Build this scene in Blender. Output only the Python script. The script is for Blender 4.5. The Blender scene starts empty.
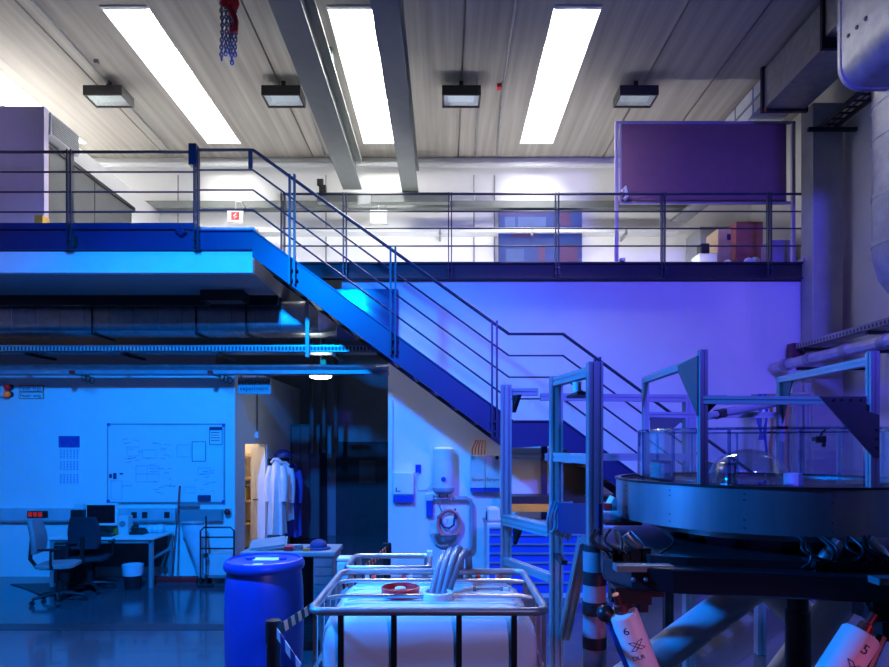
import bpy, math, random
from mathutils import Vector, Matrix, Euler
R = math.radians
random.seed(7)
S = bpy.context.scene
COL = S.collection
F = 650.0; CX = 444.5; HY = 444.0; EYE = 2.0

def P(px, py, Y):
    return Vector(((px-CX)*Y/F, Y, EYE+(HY-py)*Y/F))
def X(px, Y): return (px-CX)*Y/F
def Z(py, Y): return EYE+(HY-py)*Y/F

# ------------------------------------------------------------------ materials
def nodes(name):
    m = bpy.data.materials.new(name); m.use_nodes = True
    nt = m.node_tree
    return m, nt, nt.nodes['Principled BSDF']
def mat(name, col, rough=.5, metal=0, var=.12, scale=6, bump=0, stretch=None, spec=.5, coat=0):
    m, nt, b = nodes(name)
    n = nt.nodes.new('ShaderNodeTexNoise'); n.inputs['Scale'].default_value = scale
    n.inputs['Detail'].default_value = 6
    tc = nt.nodes.new('ShaderNodeTexCoord')
    mp = nt.nodes.new('ShaderNodeMapping')
    if stretch: mp.inputs['Scale'].default_value = stretch
    nt.links.new(tc.outputs['Object'], mp.inputs['Vector'])
    nt.links.new(mp.outputs['Vector'], n.inputs['Vector'])
    r = nt.nodes.new('ShaderNodeValToRGB')
    c0 = tuple(c*(1-var) for c in col); c1 = tuple(min(1, c*(1+var)) for c in col)
    r.color_ramp.elements[0].color = (*c0, 1); r.color_ramp.elements[0].position = .3
    r.color_ramp.elements[1].color = (*c1, 1); r.color_ramp.elements[1].position = .7
    nt.links.new(n.outputs['Fac'], r.inputs['Fac'])
    nt.links.new(r.outputs['Color'], b.inputs['Base Color'])
    b.inputs['Roughness'].default_value = rough
    b.inputs['Metallic'].default_value = metal
    b.inputs['Specular IOR Level'].default_value = spec
    if coat: b.inputs['Coat Weight'].default_value = coat
    if bump:
        bp = nt.nodes.new('ShaderNodeBump'); bp.inputs['Strength'].default_value = bump
        bp.inputs['Distance'].default_value = .02
        nt.links.new(n.outputs['Fac'], bp.inputs['Height'])
        nt.links.new(bp.outputs['Normal'], b.inputs['Normal'])
    return m
def emis(name, col, s):
    m, nt, b = nodes(name)
    b.inputs['Base Color'].default_value = (*col, 1)
    b.inputs['Emission Color'].default_value = (*col, 1)
    b.inputs['Emission Strength'].default_value = s
    return m
def glass(name, tint=(.9, .96, 1), gl=.12, rough=.03):
    m = bpy.data.materials.new(name); m.use_nodes = True
    nt = m.node_tree; nt.nodes.clear()
    o = nt.nodes.new('ShaderNodeOutputMaterial'); mx = nt.nodes.new('ShaderNodeMixShader')
    t = nt.nodes.new('ShaderNodeBsdfTransparent'); t.inputs[0].default_value = (*tint, 1)
    g = nt.nodes.new('ShaderNodeBsdfGlossy'); g.inputs['Roughness'].default_value = rough
    g.inputs[0].default_value = (.9, .95, 1, 1)
    lw = nt.nodes.new('ShaderNodeLayerWeight'); lw.inputs['Blend'].default_value = .25
    ma = nt.nodes.new('ShaderNodeMath'); ma.operation = 'MULTIPLY_ADD'
    ma.inputs[1].default_value = .6; ma.inputs[2].default_value = gl
    nt.links.new(lw.outputs['Facing'], ma.inputs[0]); nt.links.new(ma.outputs[0], mx.inputs[0])
    nt.links.new(t.outputs[0], mx.inputs[1]); nt.links.new(g.outputs[0], mx.inputs[2])
    nt.links.new(mx.outputs[0], o.inputs[0])
    return m
def stripes(name, ca, cb, freq, vec=(1, 0, 1), rough=.6):
    m, nt, b = nodes(name)
    tc = nt.nodes.new('ShaderNodeTexCoord')
    d = nt.nodes.new('ShaderNodeVectorMath'); d.operation = 'DOT_PRODUCT'
    d.inputs[1].default_value = Vector(vec)*freq
    nt.links.new(tc.outputs['Object'], d.inputs[0])
    fr = nt.nodes.new('ShaderNodeMath'); fr.operation = 'FRACT'
    nt.links.new(d.outputs['Value'], fr.inputs[0])
    gt = nt.nodes.new('ShaderNodeMath'); gt.operation = 'GREATER_THAN'; gt.inputs[1].default_value = .5
    nt.links.new(fr.outputs[0], gt.inputs[0])
    mx = nt.nodes.new('ShaderNodeMix'); mx.data_type = 'RGBA'
    mx.inputs['A'].default_value = (*ca, 1); mx.inputs['B'].default_value = (*cb, 1)
    nt.links.new(gt.outputs[0], mx.inputs['Factor']); nt.links.new(mx.outputs['Result'], b.inputs['Base Color'])
    b.inputs['Roughness'].default_value = rough
    return m

WALL = mat('wall_paint', (.80, .80, .80), .75, var=.03, scale=2)
CONC = mat('board_marked_concrete', (.37, .345, .31), .85, var=.22, scale=3, bump=.15, stretch=(3, .10, 1))
COLC = mat('smooth_concrete', (.34, .35, .36), .7, var=.12, scale=3)
FLOOR = mat('epoxy_floor', (.07, .075, .09), .16, var=.15, scale=1.5, coat=.2)
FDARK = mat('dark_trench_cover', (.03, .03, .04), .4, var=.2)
WHITE = mat('white_lacquer', (.8, .8, .8), .4, var=.03)
WPANEL = mat('white_fascia', (.78, .78, .78), .5, var=.03)
NAVY = mat('navy_steel_paint', (.012, .019, .10), .4, var=.2, scale=1.2)
DKBL = mat('dark_rail_paint', (.018, .024, .06), .35, var=.1)
GREYB = mat('grey_green_beam_paint', (.125, .14, .137), .5, var=.06)
GALV = mat('galvanised_steel', (.50, .52, .54), .32, .9, var=.14, scale=9)
GALVD = mat('dull_galvanised_steel', (.34, .35, .37), .45, .7, var=.14, scale=9)
STEEL = mat('brushed_steel', (.36, .37, .40), .36, .75, var=.3, scale=1.2, stretch=(3, 3, .02))
ALU = mat('anodised_aluminium', (.34, .37, .40), .38, .3, var=.05)
BLACK = mat('black_plastic', (.015, .015, .018), .45, var=.2)
BLKM = mat('black_anodised_metal', (.025, .026, .03), .35, .4, var=.2)
DGREY = mat('dark_grey_panel', (.075, .08, .085), .5, var=.06)
MGREY = mat('mid_grey_panel', (.22, .235, .25), .5, var=.05)
SOFFIT = mat('soffit_plaster', (.30, .31, .33), .7, var=.06)
DOORD = mat('dark_door', (.02, .022, .028), .5, var=.2)
BLUEP = mat('blue_plastic', (.012, .06, .42), .36, var=.08)
BLUED = mat('blue_drawer_enamel', (.03, .10, .55), .4, var=.05)
PALE = mat('pale_grey_enamel', (.62, .64, .66), .45, var=.04)
HDPE = mat('milky_tank_plastic', (.80, .80, .82), .38, var=.04, scale=3)
RED = mat('red_plastic', (.80, .02, .025), .4, var=.08)
ORANGE = mat('orange_plastic', (.8, .22, .02), .4, var=.08)
WOODO = mat('orange_wood', (.95, .30, .02), .5, var=.2, scale=4, stretch=(1, 10, 10))
CARD = mat('cardboard', (.52, .38, .24), .8, var=.1)
CARDR = mat('red_brown_carton', (.30, .09, .10), .75, var=.1)
FABRD = mat('dark_seat_fabric', (.02, .022, .035), .85, var=.2, scale=40)
FABRG = mat('grey_seat_fabric', (.30, .26, .28), .85, var=.15, scale=40)
COATW = mat('white_coat_cotton', (.75, .76, .78), .85, var=.06, bump=.2)
COATB = mat('blue_coat_cotton', (.04, .08, .42), .85, var=.08, bump=.2)
CLOTHO = mat('orange_strap_fabric', (.70, .24, .10), .8, var=.15, bump=.3)
CLOTHB = mat('blue_strap_fabric', (.03, .07, .45), .75, var=.15)
HOSEP = mat('pink_hose', (.90, .24, .20), .45, var=.06)
HOSEC = mat('grey_clear_hose', (.24, .27, .33), .22, var=.05)
PAPER = mat('paper', (.78, .79, .80), .8, var=.03)
INK = mat('blue_black_ink', (.02, .03, .12), .7, var=.1)
INKR = mat('red_ink', (.5, .04, .05), .7, var=.1)
MAGENTA = mat('purple_screen_cloth', (.20, .09, .14), .7, var=.05)
SCRFR = mat('pale_purple_frame', (.42, .36, .55), .4, .4, var=.05)
POSTERB = mat('poster_blue', (.004, .022, .15), .7, var=.2, scale=5)
POSTERL = mat('poster_light', (.03, .06, .2), .7, var=.1)
POSTERR = mat('poster_red', (.05, .015, .08), .7, var=.15)
TRPL = glass('acrylic_sheet', (.96, .985, 1), .07)
DOMEG = glass('acrylic_dome', (.92, .97, 1), .16)
LENS = glass('lamp_glass', (.75, .85, .85), .25, .15)
BAG = mat('translucent_bag', (.60, .66, .74), .5, var=.1, bump=.3)
TAPEG = mat('grey_tape', (.30, .31, .35), .4, var=.1)
SKYP = emis('daylight_dome', (1, .99, .97), 46)
TUBEL = emis('lit_diffuser', (.9, 1, .95), 14)
REDL = emis('red_lamp_glass', (.5, .01, .01), .12)
ORANGL = emis('orange_lamp_glass', (.75, .16, .01), .25)
REDLIT = emis('lit_red_switch', (.8, .02, .01), .35)
SCREEN = mat('dark_screen', (.006, .007, .012), .15, var=.1)

# ------------------------------------------------------------------ mesh builder
class M:
    def __init__(s, xf=None): s.v = []; s.f = []; s.xf = xf
    def add(s, vs, fs):
        o = len(s.v)
        for v in vs:
            v = Vector(v); s.v.append(s.xf @ v if s.xf else v)
        s.f += [tuple(i+o for i in f) for f in fs]; return s
    def box(s, x0, x1, y0, y1, z0, z1):
        x0, x1 = sorted((x0, x1)); y0, y1 = sorted((y0, y1)); z0, z1 = sorted((z0, z1))
        return s.add([(x0,y0,z0),(x1,y0,z0),(x1,y1,z0),(x0,y1,z0),(x0,y0,z1),(x1,y0,z1),(x1,y1,z1),(x0,y1,z1)],
            [(3,2,1,0),(4,5,6,7),(0,1,5,4),(1,2,6,5),(2,3,7,6),(3,0,4,7)])
    def loft(s, rings, cap=True, closed=False):
        n = len(rings[0]); vs = [v for r in rings for v in r]; fs = []
        k = len(rings)
        for i in range(k if closed else k-1):
            a = i*n; b = ((i+1) % k)*n
            for j in range(n):
                j2 = (j+1) % n
                fs.append((a+j, a+j2, b+j2, b+j))
        if cap and not closed:
            fs.append(tuple(range(n-1, -1, -1))); fs.append(tuple((k-1)*n+j for j in range(n)))
        return s.add(vs, fs)
    def prism(s, poly, f0, f1):
        return s.loft([[f0(p) for p in poly], [f1(p) for p in poly]])
    def section(s, p, q, poly, up=(0, 0, 1)):
        p = Vector(p); q = Vector(q); d = (q-p).normalized(); u = Vector(up)
        if abs(d.dot(u)) > .98: u = Vector((0, 1, 0))
        a = d.cross(u).normalized(); b = a.cross(d).normalized()
        return s.loft([[p+a*x+b*y for x, y in poly], [q+a*x+b*y for x, y in poly]])
    def bar(s, p, q, w, h=None, up=(0, 0, 1)):
        h = h or w
        return s.section(p, q, [(-w/2,-h/2),(w/2,-h/2),(w/2,h/2),(-w/2,h/2)], up)
    def slot(s, p, q, w, up=(0, 0, 1), two=False):
        h = w/2; g = w*.09; d = w*.13
        cs = [-w*.25, w*.25] if two else [0]
        side = [(-h, -h)]
        for c in cs: side += [(c-g, -h), (c-g, -h+d), (c+g, -h+d), (c+g, -h)]
        poly = []
        for k in range(4):
            ca, sa = [(1,0),(0,1),(-1,0),(0,-1)][k]
            poly += [(x*ca-y*sa, x*sa+y*ca) for x, y in side]
        return s.section(p, q, poly, up)
    def tube(s, pts, r, n=8, cap=True, closed=False):
        pts = [Vector(p) for p in pts]; k = len(pts); rings = []
        prev = None
        for i in range(k):
            if closed: d = pts[(i+1) % k]-pts[i-1]
            else: d = pts[min(i+1, k-1)]-pts[max(i-1, 0)]
            d.normalize()
            if prev is None:
                u = Vector((0, 0, 1)) if abs(d.z) < .9 else Vector((0, 1, 0))
                a = d.cross(u).normalized()
            else:
                a = (prev-d*prev.dot(d)).normalized()
            prev = a; b = d.cross(a)
            rr = r[i] if isinstance(r, (list, tuple)) else r
            rings.append([pts[i]+(a*math.cos(2*math.pi*j/n)+b*math.sin(2*math.pi*j/n))*rr for j in range(n)])
        return s.loft(rings, cap, closed)
    def cyl(s, p, q, r, r2=None, n=20):
        return s.tube([p, q], [r, r if r2 is None else r2], n)
    def lathe(s, prof, c=(0, 0, 0), n=32, cap=True):
        c = Vector(c)
        return s.loft([[c+Vector((r*math.cos(2*math.pi*j/n), r*math.sin(2*math.pi*j/n), z)) for j in range(n)] for r, z in prof], cap)
    def ball(s, c, r, n=12, sq=(1, 1, 1), lo=-90):
        rings = []
        for i in range(n//2+1):
            t = R(lo)+(R(90)-R(lo))*i/(n//2)
            rr = max(r*math.cos(t), 1e-4)
            rings.append([Vector(c)+Vector((rr*math.cos(2*math.pi*j/n)*sq[0], rr*math.sin(2*math.pi*j/n)*sq[1], r*math.sin(t)*sq[2])) for j in range(n)])
        return s.loft(rings)
    def build(s, name, m, parent=None, smooth=False, bevel=0, org=None, kind=None):
        if parent is not None: o0 = WL[parent]
        elif org is not None: o0 = Vector(org)
        else:
            xs = [v.x for v in s.v]; ys = [v.y for v in s.v]; zs = [v.z for v in s.v]
            o0 = Vector(((min(xs)+max(xs))/2, (min(ys)+max(ys))/2, min(zs)))
        me = bpy.data.meshes.new(name)
        me.from_pydata([tuple(v-o0) for v in s.v], [], s.f); me.update()
        import bmesh
        bm = bmesh.new(); bm.from_mesh(me); bmesh.ops.recalc_face_normals(bm, faces=bm.faces); bm.to_mesh(me); bm.free()
        o = bpy.data.objects.new(name, me); COL.objects.link(o)
        me.materials.append(m)
        if parent is not None: o.parent = parent
        else: o.location = o0
        WL[o] = o0
        if smooth:
            for p in me.polygons: p.use_smooth = True
            try: me.set_sharp_from_angle(angle=R(38))
            except Exception: pass
        if bevel:
            b = o.modifiers.new('bevel', 'BEVEL'); b.width = bevel; b.segments = 2; b.limit_method = 'ANGLE'
        if kind: o['kind'] = kind
        return o
WL = {}
def thing(name, loc, label, cat, group=None):
    o = bpy.data.objects.new(name, None); COL.objects.link(o); o.location = loc
    o.empty_display_size = .1; WL[o] = Vector(loc)
    return tag(o, label, cat, group)
def tag(o, label, cat, group=None):
    o['label'] = label; o['category'] = cat
    if group: o['group'] = group
    return o
def part(o, label): o['label'] = label; return o
def copy_tree(o, parent=None, dz=None):
    c = o.copy(); COL.objects.link(c)
    if parent is not None: c.parent = parent
    for ch in [x for x in list(WL) if x.parent == o]: copy_tree(ch, c)
    WL[c] = WL[o].copy()
    return c
def place(o, loc, label, group=None, rz=None):
    o.location = loc; o['label'] = label; WL[o] = Vector(loc)
    if group: o['group'] = group
    if rz is not None: o.rotation_euler.z = rz
    return o
def struct(o): o['kind'] = 'structure'; return o
def text(s, size, loc, mt, parent, name='lettering', rot=(R(90), 0, 0), fn=None, align='CENTER', ext=.0015):
    cu = bpy.data.curves.new('t', 'FONT'); cu.body = s; cu.size = size; cu.align_x = align; cu.align_y = 'CENTER'; cu.extrude = ext
    t = bpy.data.objects.new('t', cu); COL.objects.link(t)
    bpy.context.view_layer.update()
    me = bpy.data.meshes.new_from_object(t.evaluated_get(bpy.context.evaluated_depsgraph_get()))
    bpy.data.objects.remove(t); bpy.data.curves.remove(cu)
    mx = Matrix.Translation(loc) @ Euler(rot).to_matrix().to_4x4()
    o0 = WL[parent] if parent is not None else Vector(loc)
    for v in me.vertices: v.co = (fn(v.co) if fn else mx @ v.co)-o0
    me.name = name; me.materials.clear(); me.materials.append(mt)
    o = bpy.data.objects.new(name, me); COL.objects.link(o); WL[o] = o0
    if parent is not None: o.parent = parent
    else: o.location = o0
    return o
def rrect(x0, x1, y0, y1, r, n=5):
    pts = []
    for cx, cy, a in ((x1-r, y1-r, 0), (x0+r, y1-r, 90), (x0+r, y0+r, 180), (x1-r, y0+r, 270)):
        for i in range(n+1):
            t = R(a+90*i/n); pts.append((cx+r*math.cos(t), cy+r*math.sin(t)))
    return pts

def spl(pts, k=6):
    pts = [Vector(p) for p in pts]; out = []
    for i in range(len(pts)-1):
        p0 = pts[max(i-1, 0)]; p1 = pts[i]; p2 = pts[i+1]; p3 = pts[min(i+2, len(pts)-1)]
        for j in range(k):
            t = j/k
            out.append(.5*((2*p1)+(p2-p0)*t+(2*p0-5*p1+4*p2-p3)*t*t+(3*p1-p0-3*p2+p3)*t**3))
    return out+[pts[-1]]
# ================================================================== SETTING
CEIL = 7.5; YB = 12.5; YW = 9.8; XR = 5.9; XL = -9.2; YF = -3.0
DECK = 4.72
struct(M().box(XL, XR+.3, YF, YB+2.5, -.2, 0).build('floor', FLOOR))
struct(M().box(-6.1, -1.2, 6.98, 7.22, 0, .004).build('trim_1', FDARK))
# ceiling: planks with gaps and four roof light openings
sky = [-6.85, -4.03, -1.18, 1.68]; SW = .31; SY0, SY1 = 8.14, 11.9
edges = sorted([XL, XR+.3, -5.32, -2.52, .26, 3.04, 4.06, -8.1] + [c-SW for c in sky] + [c+SW for c in sky])
mb = M()
for a, b in zip(edges, edges[1:]):
    mid = (a+b)/2
    g0 = .014 if all(abs(a-(c+SW)) > .01 for c in sky) else 0
    g1 = .014 if all(abs(b-(c-SW)) > .01 for c in sky) else 0
    if any(abs(mid-c) < .05 for c in sky):
        mb.box(a, b, YF, SY0, CEIL, CEIL+.25); mb.box(a, b, SY1, YB+.3, CEIL, CEIL+.25)
    else: mb.box(a+g0, b-g1, YF, YB+.3, CEIL, CEIL+.25)
for x in (-5.32, -2.52, .26, 3.04, 4.06, -8.1): mb.box(x-.08, x+.08, YF, YB+.3, CEIL+.06, CEIL+.24)
struct(mb.build('ceiling', CONC))
for i, c in enumerate(sky):
    w = struct(M().box(c-SW+.004, c-SW+.016, SY0+.004, SY1-.004, CEIL-.004, CEIL+.75).box(c+SW-.016, c+SW-.004, SY0+.004, SY1-.004, CEIL-.004, CEIL+.75)
        .box(c-SW+.016, c+SW-.016, SY0+.004, SY0+.06, CEIL-.02, CEIL+.75).box(c-SW+.016, c+SW-.016, SY1-.016, SY1-.004, CEIL-.004, CEIL+.75)
        .build('window_%d' % (i+1), WHITE))
    M().box(c-SW+.017, c+SW-.017, SY0+.061, SY1-.017, CEIL+.72, CEIL+.75).build('pane', SKYP, w)
    for yy in (9.15, 10.5):
        M().box(c-SW+.05, c+SW-.02, yy, yy+.03, CEIL+.10, CEIL+.42).build('baffle', WHITE, w)
struct(M().box(XL, XR+.3, YB, YB+.2, DECK-.3, CEIL).build('wall_back', WALL))
struct(M().box(XR, XR+.2, YF, YB, 0, CEIL).build('wall_right', WALL))
struct(M().box(XL-.2, XL, YF, YB, 0, CEIL).build('wall_left', WALL))
# middle wall under the gallery with lintel above the passage
struct(M().box(-.85, XR, YW, YW+.15, 0, 4.45).box(-1.55, -.85, YW, YW+.15, 3.9, 4.45).build('wall_middle', WALL))
# office front wall and passage side wall with a doorway
struct(M().box(XL, -3.16, YW, YW+.14, 0, 3.2).build('wall_office', WALL))
struct(M().box(-3.3, -3.16, YW+.14, 10.3, 0, 3.2).box(-3.3, -3.16, 11.57, 14.2, 0, 3.2).box(-3.3, -3.16, 10.3, 11.57, 2.0, 3.2).build('wall_passage', WALL))
struct(M().box(-6, -3.3, 12.6, 12.7, 0, 3.2).build('wall_store', WALL))
struct(M().box(-6, -3.3, YW+.14, 12.7, 3.1, 3.2).build('ceiling_store', WALL))
struct(M().box(-.85, -.70, YW+.15, 14.2, 0, 4.1).build('wall_passage_right', MGREY))
struct(M().box(-5, -.70, 14.2, 14.3, 0, 4.4).build('wall_passage_end', MGREY))
struct(M().box(XL, -.85, 12.7, 14.2, 4.1, 4.2).build('ceiling_passage', SOFFIT))
d1 = struct(M().box(-2.36, -.95, 14.12, 14.2, 0, 2.05).build('door_1', DOORD))
M().box(-1.85, -1.5, 14.1, 14.125, 1.15, 1.65).build('door_window', DGREY, d1)
M().tube([(-1.05, 14.12, 1.05), (-1.05, 14.06, 1.05), (-1.18, 14.06, 1.05)], .012).build('handle', GALV, d1)
d2 = struct(M().box(-3.43, -3.17, 11.50, 11.55, .02, 2.0).build('door_2', WHITE))
M().tube([(-3.37, 11.5, 1.02), (-3.37, 11.44, 1.02), (-3.28, 11.44, 1.02)], .01).build('handle', BLKM, d2)

# concrete column
tag(M().box(5.34, 5.78, 9.42, 9.74, 0, 6.95).build('concrete_column', COLC, bevel=.012), 'square grey concrete column standing against the right wall', 'column')

# ------------------------------------------------------------------ mezzanine deck (left) and gallery deck (right)
YD = 8.1
dk = thing('mezzanine_deck', (-5.5, YD, 4.14), 'navy steel edged mezzanine deck with white fascia above the office wall', 'platform')
M().box(XL+.01, X(253, YD), YD+.06, YB-.01, DECK-.06, DECK).build('deck_plate', GALVD, dk)
M().box(XL+.01, X(197, YD), YD-.02, YD+.06, Z(250, YD), Z(231.5, YD)).box(XL, X(197, YD), YD-.05, YD+.02, Z(230.5, YD), Z(224, YD)).build('edge_channel', NAVY, dk, bevel=.006)
M().box(X(198, YD), X(253, YD), YD-.02, YD+.06, Z(250, YD), Z(231, YD)).box(X(198, YD), X(253, YD), YD-.05, YD+.02, Z(232.5, YD), Z(230.5, YD)).build('edge_channel', NAVY, dk, bevel=.006)
M().box(XL+.01, X(252, YD), YD+.03, YD+.12, Z(272, YD), Z(251, YD)).build('fascia_board', WPANEL, dk)
M().box(XL+.01, X(252, YD), YD+.12, YB-.01, 4.14, 4.2).box(X(252,YD)-.05, X(252,YD), YD+.12, YB-.01, 4.2, DECK-.06).build('soffit', SOFFIT, dk)
M().box(XL+.01, X(252, YD), 9.35, 9.45, 4.0, 4.14).build('soffit_beam', BLKM, dk)
M().box(X(72,YD), X(79,YD), YD-.06, YD-.02, Z(248,YD), Z(237,YD)).build('bracket', BLACK, dk)
M().tube([P(178, 230, YD-.06), P(181,233,YD-.06), P(184, 230, YD-.06)], .05, 8).build('hook', NAVY, dk, smooth=True)
YG = 9.72
gd = thing('gallery_deck', (1.5, YG, 4.45), 'dark steel gallery deck along the back over the violet wall', 'platform')
M().box(-2.39, XR-.01, YG+.05, YB-.01, DECK-.06, DECK-.01).build('deck_plate', GALVD, gd)
M().box(X(297, YG), X(801, YG), YG-.03, YG+.05, Z(279, YG), Z(264, YG)).box(X(297, YG), X(801, YG), YG-.07, YG+.05, Z(265, YG), Z(263, YG)).box(X(297, YG), X(801, YG), YG-.07, YG+.05, Z(279.6, YG), Z(278, YG)).build('edge_channel', mat('dark_gallery_paint', (.007, .009, .022), .55), gd, bevel=.004)

def railing(name, Y, xs, x0, x1, ytop, rails, ybot, label, r=.019):
    t = thing(name, (X(x0, Y), Y, Z(ybot, Y)), label, 'railing')
    for k, yy in enumerate(rails):
        M().cyl((X(x0, Y), Y, Z(yy, Y)), (X(x1, Y), Y, Z(yy, Y)), r if k == 0 else r*.62, n=8).build('handrail' if k == 0 else 'rail', DKBL, t, smooth=True)
    for px in xs:
        m = M()
        for s in (-.022, .022): m.box(X(px, Y)+s-.008, X(px, Y)+s+.008, Y-.035, Y+.035, Z(ybot, Y), Z(ytop, Y))
        for zz in (.03, .12): m.cyl((X(px,Y)-.045, Y-.03, Z(ybot,Y)+zz), (X(px,Y)+.045, Y-.03, Z(ybot,Y)+zz), .012, n=8)
        m.build('post', DKBL, t)
    return t
railing('railing', YD-.07, [-58, 70, 196.5], -200, 196, 150, [152, 172, 192, 212], 250, 'navy four-bar railing along the edge of the left mezzanine deck')
railing('railing', YG-.09, [283, 345, 450, 557, 663, 769], 283, 801, 193, [194, 211.5, 228.5, 246], 277, 'dark four-bar railing in front of the upper gallery')

# ------------------------------------------------------------------ staircase
st = thing('staircase', (1.5, YD, 0), 'blue steel staircase with a mid landing descending from the mezzanine to the right', 'staircase')
SL = (421-230.5)/(513-253)
xA, zA = X(253, YD), Z(230.5, YD); xB, zB = X(513, YD), Z(421, YD); xC = X(563, YD); xD = xC+zB/SL
th = .335
for yy, nm in ((YD-.03, 'stringer'), (YD+.95, 'stringer')):
    poly = [(xA, zA), (xB, zB), (xC, zB), (xD, 0), (xD-.45, 0), (xC-.02, zB-th), (xB-.03, zB-th), (xA-.08, zA-th+.06), (xA-.08, zA)]
    m = M()
    a = [(xA, zA), (xB, zB), (xB-.04, zB-th), (xA, zA-th)]
    b = [(xB, zB), (xC, zB), (xC-.04, zB-th+.03), (xB-.04, zB-th)]
    c = [(xC, zB), (xD, 0), (xD-.45, 0), (xC-.04, zB-th+.03)]
    for q in (a, b, c): m.prism(q, lambda p: Vector((p[0], yy, p[1])), lambda p: Vector((p[0], yy+.06, p[1])))
    # top flange
    for (p, q) in (((xA, zA), (xB, zB)), ((xB, zB), (xC, zB)), ((xC, zB), (xD-.02, .015))):
        m.bar((p[0], yy+.02, p[1]), (q[0], yy+.02, q[1]), .11, .014)
    m.build(nm, NAVY, st)
def treads(x0, z0, x1, z1):
    n = max(2, round((z0-z1)/.19))
    for i in range(1, n):
        t = i/n; xx = x0+(x1-x0)*t; zz = z0+(z1-z0)*t-.18
        M().box(xx-.17, xx+.12, YD+.03, YD+.95, zz-.035, zz).box(xx+.105, xx+.12, YD+.03, YD+.95, zz-.06, zz+.01).build('tread', BLKM, st)
treads(xA, zA, xB, zB); treads(xC, zB, xD, 0)
M().box(xB, xC, YD+.03, YD+.95, zB-.1, zB-.05).build('landing_plate', BLKM, st)
M().bar((xC-.1, YD+.9, 0), (xC-.1, YD+.9, zB-th+.05), .08).build('support_post', NAVY, st)
# handrail runs
rx = [196.5, 253, 509, 563, 563+170]
for k, off in enumerate((0, 20, 40, 60)):
    y0, y2 = 150+off, 334+off*1.08
    pts = [(196.5, y0), (253, y0), (509, y2), (563, y2), (563+190, y2+190*SL)]
    m = M().tube([P(px, py, YD-.07) for px, py in pts], .02 if k == 0 else .012, 8)
    m.build('handrail' if k == 0 else 'rail', DKBL, st, smooth=True)
M().bar(P(250.5, 150, YD-.07), P(250.5, 169, YD-.07), .05, .02).build('rail_end_plate', DKBL, st)
M().box(X(192.5, YD), X(200, YD), YD-.13, YD-.04, Z(169, YD), Z(148, YD)).build('corner_clamp', DKBL, st)
for px, y0, y1 in ((293.5, 177, 286), (393.5, 249, 356), (494, 322, 438), (596, 358, 466)):
    m = M()
    for s in (-.03, .03): m.box(X(px, YD)+s-.011, X(px, YD)+s+.011, YD-.1, YD-.045, Z(y1, YD), Z(y0, YD))
    for d in (6, 16):
        m.cyl(P(px-4, y1-d, YD-.07), P(px+4, y1-d, YD-.07), .018, n=8)
    m.build('post', DKBL, st)

# ------------------------------------------------------------------ crane beams, ceiling lamps, conduits
def crane_beam(x0, x1, y0, y1, zb, label):
    xm = (x0+x1)/2
    t = thing('crane_beam', (xm, y0, zb), label, 'beam', 'steel crane beams')
    M().box(x0, x1, y0, y1, zb, zb+.03).build('bottom_flange', GREYB, t)
    M().box(xm-.06, xm+.06, y0, y1, zb+.03, zb+.5).build('web', GREYB, t)
    M().box(x0, x1, y0, y1, zb+.5, zb+.53).build('top_flange', GREYB, t)
    for yy in (3.0, 6.0, 9.0): M().box(xm-.08, xm+.08, yy, yy+.15, zb+.53, CEIL).build('hanger', GREYB, t)
    return t
crane_beam(-1.80, -1.47, 1.5, 11.55, 6.52, 'grey steel crane beam under the ceiling, left of the pair')
crane_beam(-.76, -.47, 1.5, 11.95, 6.52, 'grey steel crane beam under the ceiling, right of the pair')
et = thing('crane_end_carriage', (X(340, 11.7), 11.7, Z(206, 11.7)), 'grey crane end carriage below the left crane beam', 'crane carriage')
M().box(X(318, 11.7), X(450, 11.7), 11.6, 11.75, Z(204, 11.7), Z(194.5, 11.7)).build('carriage_beam', GREYB, et)
M().box(X(320, 11.6), X(327, 11.6), 11.5, 11.6, Z(196, 11.6), Z(187, 11.6)).box(X(318,11.6), X(324,11.6), 11.5, 11.58, Z(187,11.6), Z(181,11.6)).build('motor', BLACK, et)
M().box(X(358, 11.5), X(371, 11.5), 11.4, 11.5, Z(206, 11.5), Z(196, 11.5)).build('junction_box', MGREY, et)

def ceil_lamp(cx, y0, zb, label, drop=.18):
    t = thing('hall_floodlight', (cx, y0, zb), label, 'ceiling light', 'square black floodlights on the ceiling')
    w = .29
    m = M().box(cx-w, cx+w, y0, y0+.025, zb, zb+.13).box(cx-w, cx+w, y0+.36, y0+.385, zb, zb+.13)
    m.box(cx-w, cx-w+.02, y0+.025, y0+.36, zb, zb+.13).box(cx+w-.02, cx+w, y0+.025, y0+.36, zb, zb+.13).box(cx-w, cx+w, y0, y0+.385, zb+.13, zb+.145)
    m.build('housing', BLACK, t)
    M().box(cx-w+.03, cx+w-.03, y0+.03, y0+.355, zb+.012, zb+.02).build('lens', LENS, t)
    M().box(cx-.2, cx+.2, y0+.06, y0+.32, zb+.06, zb+.12).build('reflector', PALE, t)
    M().box(cx-.03, cx+.03, y0+.16, y0+.22, zb+.145, zb+.145+drop).build('mount', BLKM, t)
    return t
for px, lb in ((103, 'black square floodlight on the ceiling, leftmost in the row'), (281, 'black square floodlight between the second roof light and left crane beam'),
               (461.5, 'black square floodlight right of the right crane beam'), (639, 'black square floodlight above the purple screen')):
    ceil_lamp(X(px, 9.7), 9.68, 7.2, lb, .155)
ceil_lamp(X(226, 9.2), 9.0, 3.99, 'black floodlight fixed under the mezzanine soffit', .005)

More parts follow.
